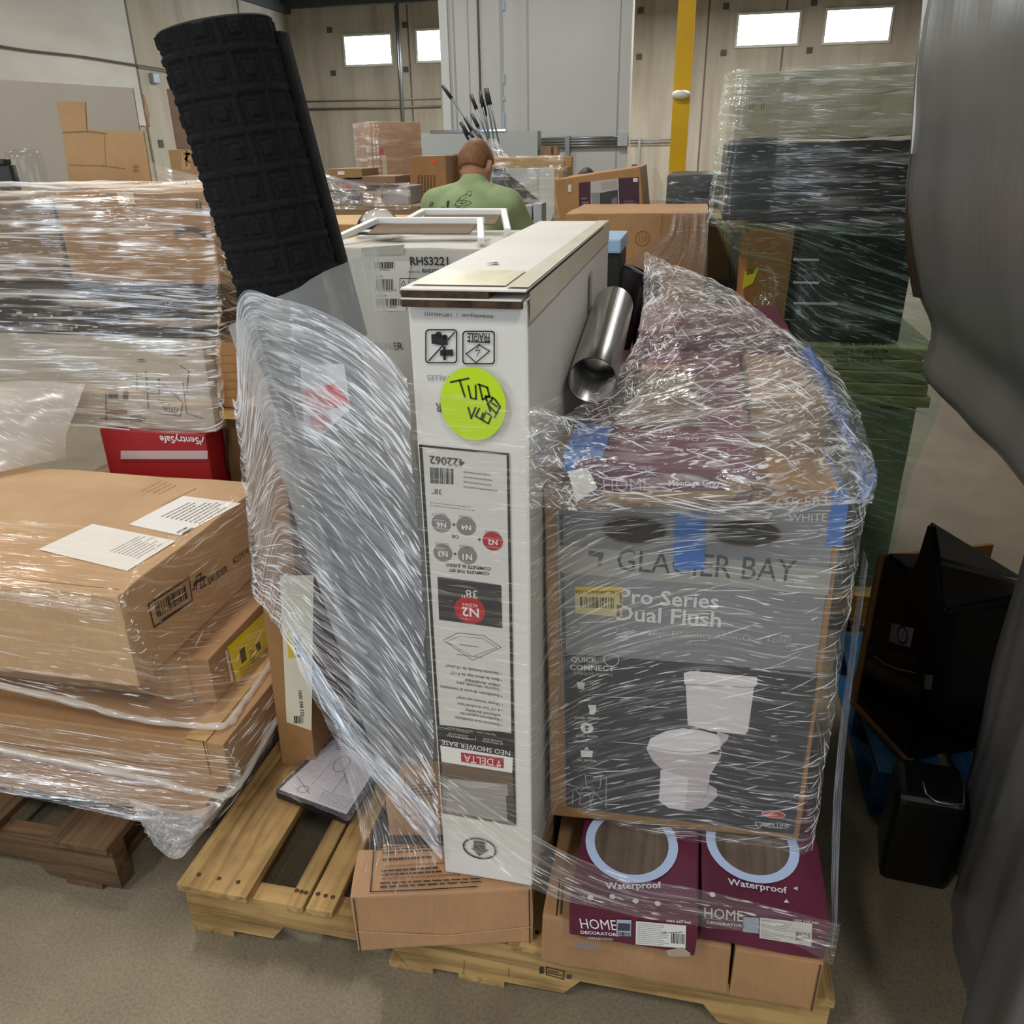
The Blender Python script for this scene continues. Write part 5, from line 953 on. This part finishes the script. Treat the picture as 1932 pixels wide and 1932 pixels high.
# drawing on the back of the shirt: found by casting rays onto the shirt
dg = bpy.context.evaluated_depsgraph_get(); ev = shirt_ob.evaluated_get(dg); me_ = ev.to_mesh(); bv = BVHTree.FromPolygons([shirt_ob.matrix_world @ v.co + Vector(man.location) * (0 if shirt_ob.matrix_world.translation.length > 0 else 1) for v in me_.vertices], [tuple(p.vertices) for p in me_.polygons]); ev.to_mesh_clear()
def on_shirt(px, py):
    h = bv.ray_cast(CAM, ray(px, py).normalized()); return (h[0] - ray(px, py).normalized() * .002) if h[0] else None
z = cp(800, 140, 6.44); bm = bmesh.new()
for st in (((370, 1600), (400, 1540), (440, 1500), (500, 1460), (560, 1470)), ((500, 1470), (540, 1420), (580, 1420), (570, 1470), (540, 1490)), ((400, 1540), (470, 1530), (540, 1540), (580, 1560), (520, 1595), (430, 1600), (380, 1590)), ((420, 1560), (470, 1570), (520, 1560), (490, 1530)), ((440, 1500), (430, 1520), (470, 1550), (450, 1585)), ((500, 1465), (510, 1500), (470, 1520)), ((60, 1590), (90, 1550), (120, 1560), (90, 1580), (60, 1610)), ((80, 1600), (110, 1600), (100, 1560)), ((200, 1640), (220, 1610), (250, 1620), (260, 1650)), ((390, 1620), (420, 1610), (450, 1630), (500, 1620))):
    pts = [on_shirt(*z(*p)) for p in st]; pts = [p for p in pts if p]
    if len(pts) > 1: tube(bm, pts, .0011, 4)
for a in range(5):
    pts = [on_shirt(*z(285 + a * 5, 1540)), on_shirt(*z(275 + a * 5, 1615))]
    if all(pts): tube(bm, pts, .0026, 4)
if bm.verts: obj('shirt_print', bm, flat('39402e', .8), shirt_ob if False else man, label='dark line drawing on the shirt back')
p2 = AY(1108, 318, 5.15)
person('person in the background of whom only dark hair and forehead top show', p2.x + .08, 4.93, p2.z / 1.516, radians(22), '555b66', '2c211b')
# ------------------------------------------------------------------ stretch film round the loads
def patch(parent, name, rows, mat, nu=60, nv=40, amp=.006, fr=(3., 20.), seed=0, dens=1., densrow=None, lift=None, turn=False):
    """film stretched over the stations in rows (each row a list of points); ripples run along the rows"""
    R_ = [cr([tuple(p) for p in r], nu) for r in rows]; G = [cr([R_[a][i] for a in range(len(rows))], nv) for i in range(nu)]
    pts, uvs, ds = [], [], []; su = 0.
    for i in range(nu):
        if i: su += (Vector(G[i][nv // 2]) - Vector(G[i - 1][nv // 2])).length
        sv = 0.; pr, ur = [], []
        for j in range(nv):
            p = Vector(G[i][j])
            if j: sv += (p - Vector(G[i][j - 1])).length
            a = Vector(G[min(i + 1, nu - 1)][j]) - Vector(G[max(i - 1, 0)][j]); b = Vector(G[i][min(j + 1, nv - 1)]) - Vector(G[i][max(j - 1, 0)]); n = a.cross(b); n = n.normalized() if n.length > 1e-9 else V3(0, -1, 0)
            if n.dot(CAM - p) < 0: n = -n
            w = noise.noise(Vector((su * fr[0], sv * fr[1], seed))) + .5 * noise.noise(Vector((su * fr[0] * 3, sv * fr[1] * 2.7, seed + 4)))
            pr.append(p + n * amp * (w + .6)); ur.append((sv + seed, su) if turn else (su + seed, sv)); f = j / (nv - 1); ds.append(densrow(i / (nu - 1), f) if densrow else dens)
        pts.append(pr); uvs.append(ur)
    bm = bmesh.new(); loft(bm, pts, uvs=uvs); o = obj(name, bm, mat, parent, smooth=True); dens_attr(o.data, ds); FILMS[o.name] = pts; return o
def folds(parent, A, n, L, wid, mat, seed=0, slope=(0, 0), lift=.003):
    """A(u, v) -> point on the film; n narrow gathered folds running along u, each a raised crease of film whose white stands in for a light glint"""
    rnd = random.Random(seed); bm = bmesh.new(); lay = bm.loops.layers.uv.verify()
    for k in range(n):
        u0, v0 = rnd.random(), rnd.random(); l = rnd.uniform(*L); m = rnd.uniform(*slope); w = rnd.uniform(*wid); prev = None; K_ = 7
        for q in range(K_ + 1):
            u = u0 + l * q / K_; v = v0 + m * l * q / K_
            if not (0 <= u <= 1 and 0 <= v <= 1): break
            p = A(u, v); ww = w * sin(pi * (q + .3) / (K_ + .6)); nrm = (CAM - p).normalized(); t_ = (A(min(u + .01, 1), v + m * .01 if 0 <= v + m * .01 <= 1 else v) - p); s_ = t_.cross(nrm); s_ = s_.normalized() if s_.length > 0 else V3(0, 0, 1)
            c_ = [bm.verts.new(p + nrm * lift - s_ * ww), bm.verts.new(p + nrm * (lift + ww * .9)), bm.verts.new(p + nrm * lift + s_ * ww)]
            if prev:
                for a in (0, 1):
                    f = bm.faces.new((prev[a], prev[a + 1], c_[a + 1], c_[a])); f.smooth = True
            prev = c_
    o = obj('film_glint_folds', bm, mat, parent, True); dens_attr(o.data, [1.] * len(o.data.vertices)); o['kind'] = 'stuff'; return o
def grid_of(o):
    G = FILMS[o.name]; n, m = len(G) - 1, len(G[0]) - 1
    def A(u, v):
        a, b = u * n, v * m; i, j = min(int(a), n - 1), min(int(b), m - 1); f, g = a - i, b - j
        return (G[i][j] * (1 - f) + G[i + 1][j] * f) * (1 - g) + (G[i][j + 1] * (1 - f) + G[i + 1][j + 1] * f) * g
    return A
FOLD = film('f8fafd', .6, .3, sx=6, sy=200, gloss=.2, spark=1.6, bump=.3, glint_fleck=0)  # near-opaque white: the sparkle of the creases is put into their colour
# --- middle load
wrap = thing('stretch_wrap', 'clear stretch film wound round the middle pallet load', 'film', (.6, .1, .36))
F1 = film('eaf1fb', .11, .62, sx=2.6, sy=85, gloss=.16, spark=.8, bump=.9, lo=.44, hi=.64, glint_fleck=.7, fs=(14, 190), fth=.58)
F2 = film('f3f2ee', .06, .40, sx=3.0, sy=110, gloss=.13, spark=.5, bump=.6, lo=.52, hi=.70, glint_fleck=.65, fs=(20, 230), fth=.62)
F3 = film('f3f2ef', .12, .5, sx=12, sy=40, gloss=.12, spark=1., bump=1.2, lo=.48, hi=.64, crumple=True, glint_fleck=.9, fs=(45, 110), fth=.60)
fs = lambda top, bot, yt, yb: None
left = patch(wrap, 'film_sheet', [
    [(.076, .338, 1.03), (.13, .27, 1.06), (.185, .225, 1.235), (.28, .175, 1.245), (.40, .10, 1.235), (.50, .03, 1.205), (.548, -.010, 1.175)],
    [(.070, .338, .86), (.13, .27, .92), (.20, .23, 1.08), (.28, .178, 1.10), (.40, .10, 1.06), (.50, .03, 1.0), (.548, -.010, .96)],
    [(.060, .338, .72), (.11, .28, .76), (.19, .235, .80), (.28, .18, .82), (.40, .10, .76), (.50, .03, .68), (.548, -.010, .64)],
    [(.052, .338, .60), (.10, .29, .60), (.17, .245, .545), (.27, .185, .40), (.40, .10, .365), (.50, .03, .355), (.548, -.010, .345)]], F1, 110, 70, .006, (.9, 16), 1, densrow=lambda u, v: (.95 - .25 * (u > .9)) * (1 + 1.1 * max(0, 1 - v * 3.5)) * (1 - .35 * max(0, min(1, (v - .4) * 5)) * max(0, min(1, (u - .25) * 5))))
def shear(o, k):                                    # let the folds run downhill along the pull
    uv = o.data.uv_layers[0].data
    for d in uv: d.uv.y = d.uv.y - k * d.uv.x
folds(wrap, grid_of(left), 900, (.015, .12), (.0004, .0013), FOLD, 3, (-.10, .10))
front = sheet(wrap, 'film_sheet', [(.546, -.008, .345, 1.172, .5, -.1), (.60, -.008, .34, 1.16, .42, -.06), (.66, -.008, .33, 1.15, .42, 0), (.708, -.008, .32, 1.145, .5, .05), (.722, .05, .36, 1.14, .7, .1), (.735, .082, .40, 1.135, .8, .15)], F2, 60, .01, 0, .002, 3)
toil = patch(wrap, 'film_sheet', [
    [(.715, .06, 1.03), (.80, .0, 1.03), (.99, .0, 1.03), (1.09, .07, 1.01), (1.158, .11, 1.0), (1.17, .20, 1.0), (1.17, .60, 1.0)],
    [(.715, .085, .92), (.80, .085, .92), (.95, .09, .92), (1.09, .098, .92), (1.156, .105, .92), (1.168, .20, .92), (1.17, .60, .92)],
    [(.722, .086, .62), (.80, .088, .62), (.95, .092, .62), (1.09, .10, .62), (1.160, .106, .62), (1.172, .20, .62), (1.172, .60, .62)],
    [(.722, .085, .40), (.80, .088, .37), (.95, .092, .345), (1.09, .10, .335), (1.166, .10, .33), (1.176, .20, .33), (1.176, .60, .33)]], F2, 80, 60, .003, (.8, 22), 7, densrow=lambda u, v: .95 if v > .35 else 1.2)
shear(toil, -.32)
folds(wrap, grid_of(toil), 420, (.012, .09), (.0003, .0009), FOLD, 5, (-.5, -.05))
heap = patch(wrap, 'film_heap', [
    [(.703, -.004, 1.0), (.75, .004, 1.0), (.81, .01, 1.0), (1.0, .012, 1.0), (1.10, .08, .998), (1.168, .12, .99)],
    [(.706, -.002, 1.135), (.755, .012, 1.10), (.82, .015, 1.082), (1.0, .02, 1.08), (1.10, .085, 1.05), (1.170, .135, 1.03)],
    [(.735, .15, 1.085), (.80, .20, 1.075), (.87, .25, 1.095), (1.0, .25, 1.12), (1.10, .26, 1.115), (1.172, .32, 1.06)],
    [(.812, .50, 1.12), (.85, .53, 1.145), (.90, .56, 1.165), (1.0, .52, 1.16), (1.07, .52, 1.14), (1.172, .58, 1.06)],
    [(.79, .99, 1.22), (.82, .97, 1.21), (.87, .95, 1.195), (.98, .90, 1.16), (1.06, .86, 1.10), (1.172, .82, 1.02)]], F3, 110, 110, .006, (12, 18), 9, densrow=lambda u, v: .55 + .75 * max(0, min(1, (u - .35) * 3)) + .5 * (v > .75))
folds(wrap, grid_of(heap), 900, (.01, .07), (.0004, .0013), FOLD, 8, (-1., 1.))
bl = patch(wrap, 'film_corner', [[AP(1440, 655, (1.165, 0, 0), (1, 0, 0)), AP(1500, 690, (1.17, 0, 0), (1, 0, 0)), AP(1570, 790, (1.175, 0, 0), (1, 0, 0)), V3(1.176, .13, 1.035)], [V3(1.10, .50, 1.13), V3(1.13, .38, 1.10), V3(1.15, .22, 1.06), V3(1.170, .108, 1.02)], [V3(1.09, .40, 1.125), V3(1.11, .28, 1.095), V3(1.135, .16, 1.05), V3(1.150, .088, 1.0)]], film('7fa8ee', .30, .6, sx=3, sy=60, gloss=.14, spark=1., bump=1., lo=.45, hi=.62), 40, 30, .004, (3, 20), 51)
lower = band(wrap, 'film_band', [(.552, -.014, .52), (.715, -.05, .455), (.86, -.085, .43), (.98, -.075, .415), (1.10, -.055, .385), (1.195, -.045, .36)], [(.552, -.014, .40), (.715, -.075, .365), (.86, -.085, .350), (.98, -.075, .338), (1.10, -.060, .322), (1.195, -.050, .27)], F2, 80, 24, .005, 4, 1.3)
band(wrap, 'film_band', [(.16, .26, .60), (.30, .18, .47), (.42, .09, .42), (.549, -.013, .42)], [(.20, .235, .48), (.30, .175, .38), (.42, .085, .345), (.549, -.014, .325)], F1, 60, 24, .008, 2, 1.3)
band(wrap, 'film_band', [(.26, .19, .46), (.37, .05, .32), (.392, -.02, .282)], [(.54, -.012, .38), (.54, -.016, .32), (.50, -.07, .279)], F2, 40, 24, .004, 6, .5)
sl = band(wrap, 'film_band', [(1.19, -.045, .36), (1.182, .06, .6), (1.178, .11, .9)], [(1.195, -.03, .27), (1.19, .12, .5), (1.18, .16, .9)], F1, 50, 10, .004, 5, 1.)
# --- left load
wl = thing('stretch_wrap', 'clear stretch film round the tan flat boxes on the left pallet', 'film', (-.5, .2, .3))
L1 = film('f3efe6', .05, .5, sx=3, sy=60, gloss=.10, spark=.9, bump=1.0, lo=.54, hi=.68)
a = patch(wl, 'film_sheet', [[(-1.32, .45, .668), (-.7, .45, .668), (-.26, .45, .668), (-.20, .45, .668), (-.19, .55, .668), (-.19, .84, .668)], [(-1.3, .186, .664), (-.6, .186, .664), (-.18, .186, .664), (-.152, .23, .664), (-.152, .45, .664), (-.152, .82, .664)],
    [(-1.3, .185, .55), (-.6, .185, .54), (-.17, .185, .52), (-.140, .23, .52), (-.146, .45, .52), (-.146, .82, .54)], [(-1.3, .20, .47), (-.6, .19, .41), (-.22, .20, .355), (-.03, .245, .328), (-.03, .45, .325), (-.05, .82, .42)]], L1, 90, 60, .005, (3, 14), 11, densrow=lambda u, v: .3 + .9 * max(0, v - .3))
b2 = patch(wl, 'film_sheet', [[(-1.34, .185, .318), (-.5, .185, .318), (-.02, .185, .318), (.014, .22, .318), (.016, .5, .318), (.016, .95, .318)], [(-1.34, .180, .25), (-.5, .180, .24), (.0, .180, .24), (.018, .22, .24), (.018, .5, .24), (.018, .95, .24)], [(-1.34, .13, .165), (-.5, .125, .155), (-.10, .115, .145), (-.02, .14, .145), (.006, .40, .165), (.008, .95, .18)]], L1, 80, 40, .005, (3, 14), 13, dens=.8)
def rope(parent, pts, r, mat, seed=0):
    bm = bmesh.new(); P_ = cr([tuple(p) for p in pts], 70); tube(bm, P_, [r * (.6 + .5 * noise.noise(Vector((k * .35, seed, 0))) + .3) for k in range(70)], 10)
    for v in bm.verts: v.co += noise.noise_vector(v.co * 60) * r * .5
    o = obj('film_rope', bm, mat, parent, True); dens_attr(o.data, [1.] * len(o.data.vertices)); return o
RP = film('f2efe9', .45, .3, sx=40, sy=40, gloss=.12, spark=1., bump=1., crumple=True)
rope(wl, [(-1.4, .19, .475), (-1.0, .192, .44), (-.6, .19, .41), (-.35, .194, .38), (-.20, .200, .352), (-.05, .228, .330), (-.012, .26, .322), (-.018, .33, .320), (-.028, .48, .319), (-.04, .66, .33)], .008, RP)
rope(wl, [(-1.4, .176, .27), (-.9, .174, .255), (-.5, .17, .235), (-.2, .165, .222), (-.06, .17, .20), (.012, .19, .195), (.020, .32, .22), (.02, .5, .25)], .008, RP, 3)
band(wl, 'film_band', [(-.20, .13, .19), (-.06, .125, .185), (.0, .17, .20), (.012, .40, .22)], [(-.12, .08, .125), (-.05, .055, .13), (-.02, .10, .15), (.004, .38, .17)], RP, 40, 20, .012, 7, .7)
dr = patch(wl, 'film_drape', [[(-1.4, .975, .83), (-1.05, .965, .845), (-.88, .955, .85), (-.755, .95, .855)], [(-1.4, .80, .83), (-1.08, .80, .83), (-.90, .82, .82), (-.765, .90, .80)], [(-1.4, .58, .74), (-1.15, .62, .735), (-.95, .72, .73), (-.785, .86, .735)], [(-1.4, .30, .672), (-1.22, .44, .672), (-.98, .60, .672), (-.80, .85, .674)]], film('e4e0d8', .62, .3, sx=2, sy=14, gloss=.25, spark=.5, bump=.5), 60, 40, .012, (3, 7), 15)
folds(wl, grid_of(a), 220, (.008, .05), (.0004, .0014), FOLD, 11, (-.3, .4)); folds(wl, grid_of(b2), 160, (.01, .07), (.0004, .0012), FOLD, 12, (-.1, .2))
# --- stack behind it
wb = thing('stretch_wrap', 'clear stretch film round the tall stack behind the left boxes', 'film', (-.9, 1.0, .7))
bk = patch(wb, 'film_sheet', [[(-1.62, 1.25, 1.372), (-.9, 1.25, 1.372), (-.40, 1.25, 1.368), (-.325, 1.30, 1.366), (-.325, 1.5, 1.36)], [(-1.62, 1.02, 1.362), (-.9, 1.012, 1.362), (-.36, 1.012, 1.362), (-.322, 1.08, 1.362), (-.322, 1.5, 1.36)], [(-1.62, .985, 1.16), (-.9, .985, 1.16), (-.37, .985, 1.14), (-.322, 1.05, 1.14), (-.322, 1.5, 1.14)], [(-1.62, .985, .98), (-.9, .985, .98), (-.39, .985, .98), (-.36, 1.05, .985), (-.36, 1.5, .985)], [(-1.62, .985, .72), (-.9, .985, .72), (-.42, .985, .72), (-.40, 1.03, .80), (-.40, 1.03, .9)]],
    film('f6f0e4', .07, .62, sx=3, sy=42, gloss=.10, spark=1.1, bump=1.0, lo=.50, hi=.62), 110, 80, .008, (4, 16), 17, densrow=lambda u, v: 1.1 if v < .62 else .55)
folds(wb, grid_of(bk), 300, (.02, .14), (.0008, .0034), FOLD, 14, (-.1, .12))
# --- green load
wg = thing('stretch_wrap', 'green tinted stretch film round the tall load at the right', 'film', (1.3, 1.45, .2))
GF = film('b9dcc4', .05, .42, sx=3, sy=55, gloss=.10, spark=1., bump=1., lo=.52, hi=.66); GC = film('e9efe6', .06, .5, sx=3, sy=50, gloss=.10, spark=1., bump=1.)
gtop = patch(wg, 'film_sheet', [[(.965, 1.9, 1.622), (.97, 1.48, 1.625), (1.1, 1.475, 1.628), (1.3, 1.475, 1.63), (1.50, 1.475, 1.63)], [(.955, 1.9, 1.54), (.965, 1.47, 1.54), (1.1, 1.468, 1.54), (1.3, 1.468, 1.54), (1.50, 1.47, 1.54)], [(.955, 1.9, 1.36), (.955, 1.47, 1.36), (1.1, 1.478, 1.36), (1.3, 1.478, 1.36), (1.50, 1.475, 1.36)], [(.95, 1.9, 1.24), (.955, 1.47, 1.24), (1.1, 1.475, 1.235), (1.3, 1.478, 1.22), (1.50, 1.475, 1.20)]], GC, 70, 50, .008, (3, 14), 21, densrow=lambda u, v: 1.1 if u > .1 else 1.8)
gm_ = patch(wg, 'film_sheet', [[(.955, 1.9, 1.25), (.96, 1.468, 1.25), (1.1, 1.468, 1.25), (1.3, 1.47, 1.25), (1.50, 1.47, 1.25)], [(1.08, 1.9, 1.08), (1.10, 1.50, 1.09), (1.2, 1.48, 1.12), (1.3, 1.478, 1.12), (1.52, 1.478, 1.10)], [(1.05, 1.9, .95), (1.07, 1.46, .95), (1.2, 1.455, .95), (1.35, 1.455, .95), (1.58, 1.455, .95)], [(1.05, 1.9, .76), (1.07, 1.44, .76), (1.2, 1.438, .76), (1.35, 1.438, .76), (1.62, 1.44, .78)], [(1.04, 1.9, .5), (1.05, 1.445, .5), (1.2, 1.445, .5), (1.35, 1.445, .5), (1.58, 1.445, .5)], [(1.03, 1.9, .14), (1.04, 1.44, .14), (1.2, 1.44, .14), (1.35, 1.44, .14), (1.58, 1.44, .14)]], GF, 70, 90, .008, (3, 14), 23, densrow=lambda u, v: 1.0)
shear(gm_, .3); folds(wg, grid_of(gtop), 260, (.015, .1), (.0006, .0018), FOLD, 21, (-.05, .3)); folds(wg, grid_of(gm_), 200, (.015, .1), (.0005, .0015), film('cfe8d6', .35, .4, sx=6, sy=200, gloss=.1, spark=1., bump=.3), 22, (-.1, .4))
# --- film on things in the background
wz = thing('stretch_wrap', 'triangle of clear film pulled across the big brown carton behind', 'film', (.8, 1.98, .8))
tri = patch(wz, 'film_sheet', [[AY(1268, 404, 1.985), AY(1300, 402, 1.985), AY(1336, 400, 1.985)], [AY(1254, 445, 1.98), AY(1290, 480, 1.98), AY(1335, 490, 1.98)], [AY(1180, 492, 1.975), AY(1240, 560, 1.975), AY(1332, 580, 1.975)], [AY(1178, 500, 1.97), AY(1220, 600, 1.97), AY(1325, 680, 1.97)]], film('d9cfc6', .16, .45, sx=30, sy=4, gloss=.15, spark=.6, bump=.7, lo=.48, hi=.66), 40, 40, .006, (20, 3), 31, turn=False)
ww = thing('stretch_wrap', 'clear film round the tall carton standing corner-on in the background', 'film', (TW_.o.x, 5.15, 1.0))
e1, e2 = TW_.o + TW_.ux * (TW_.w + .01), TW_.o + TW_.uy * (TW_.d + .01); d0 = -(TW_.ux + TW_.uy) * .012
rows = [[(e2.x + d0.x, e2.y + d0.y, zz), (TW_.o.x + d0.x + (e2.x - TW_.o.x) * .5, TW_.o.y + d0.y + (e2.y - TW_.o.y) * .5, zz), (TW_.o.x + d0.x, TW_.o.y + d0.y, zz), (e1.x + d0.x, e1.y + d0.y, zz)] for zz in (1.64, 1.5, 1.3, 1.1)]
patch(ww, 'film_sheet', rows, film('f3eef0', .22, .6, sx=3, sy=26, gloss=.12, spark=1., bump=1.), 50, 40, .008, (5, 10), 33, densrow=lambda u, v: 1.3 if u < .62 else .45)
ws = thing('stretch_wrap', 'clear film over the small wrapped boxes left of the person', 'film', (-1.1, 4.15, 1.1))
patch(ws, 'film_sheet', [[AY(595, 322, 4.16), AY(640, 336, 4.16), AY(700, 345, 4.16), AY(772, 345, 4.16)], [AY(598, 345, 4.14), AY(640, 352, 4.14), AY(700, 358, 4.14), AY(774, 362, 4.14)], [AY(600, 395, 4.1), AY(640, 395, 4.1), AY(700, 396, 4.1), AY(776, 396, 4.1)]], film('efe9e6', .12, .55, sx=4, sy=24, gloss=.12, spark=1., bump=1.), 50, 30, .008, (5, 10), 35)
wf = thing('stretch_wrap', 'clear film round the framed crate and the pole bundle', 'film', (-.1, 4.4, 1.0))
patch(wf, 'film_sheet', [[(-.50, 4.38, 1.40), (-.2, 4.375, 1.402), (.05, 4.375, 1.402), (.10, 4.40, 1.402)], [(-.50, 4.38, 1.2), (-.2, 4.37, 1.2), (.05, 4.37, 1.2), (.105, 4.40, 1.2)], [(-.50, 4.38, .96), (-.2, 4.37, .96), (.05, 4.37, .96), (.11, 4.40, .96)]], film('f3efe6', .10, .5, sx=4, sy=24, gloss=.1, spark=1., bump=1.), 40, 30, .008, (5, 10), 37)
patch(wf, 'film_sheet', [[AY(922, 262, 4.5), AY(930, 262, 4.5), AY(938, 264, 4.5)], [AY(920, 285, 4.48), AY(935, 285, 4.48), AY(952, 288, 4.48)], [AY(915, 300, 4.44), AY(935, 300, 4.44), AY(965, 300, 4.44)]], film('f3f0ea', .3, .5, sx=14, sy=24, gloss=.1, spark=1., bump=1., crumple=True), 20, 20, .006, (20, 20), 38)
wk = thing('stretch_wrap', 'clear film round the dark green bundle in the background', 'film', (.9, 2.98, 1.0))
patch(wk, 'film_sheet', [[(.755, 2.98, 1.35), (.9, 2.975, 1.338), (1.07, 2.98, 1.33)], [(.745, 2.98, 1.26), (.9, 2.97, 1.26), (1.08, 2.98, 1.26)], [(.73, 2.98, 1.15), (.9, 2.97, 1.15), (1.09, 2.98, 1.15)]], film('eef2f0', .08, .5, sx=3, sy=30, gloss=.1, spark=1., bump=1., lo=.54, hi=.66), 40, 30, .008, (4, 12), 39)
wq = thing('stretch_wrap', 'clear film loosely hanging at the right end of the furniture carton', 'film', (.73, 2.95, .9))
patch(wq, 'film_sheet', [[AY(1231, 318, 2.9), AY(1236, 318, 2.92), AY(1240, 322, 2.95)], [AY(1230, 360, 2.9), AY(1240, 355, 2.92), AY(1250, 352, 2.95)], [AY(1229, 405, 2.9), AY(1236, 405, 2.92), AY(1246, 405, 2.95)]], film('e9e4da', .3, .4, sx=14, sy=4, gloss=.15, spark=.6, bump=.7), 16, 24, .006, (4, 12), 41)
wm_ = thing('stretch_wrap', 'clear film tails stretched from the orange cardboard sheet to the mat', 'film', (-.9, 1.6, 1.36))
patch(wm_, 'film_sheet', [[AY(282, 305, 1.6), AY(320, 318, 1.6), (AY(360, 328, 1.62)), AY(400, 338, 1.64)], [AY(284, 330, 1.58), AY(320, 340, 1.58), AY(360, 348, 1.6), AY(405, 352, 1.62)], [AY(286, 358, 1.56), AY(320, 360, 1.56), AY(360, 362, 1.58), AY(410, 364, 1.6)]], film('eeeae0', .22, .5, sx=2, sy=40, gloss=.1, spark=1., bump=.8), 40, 20, .006, (3, 24), 43)
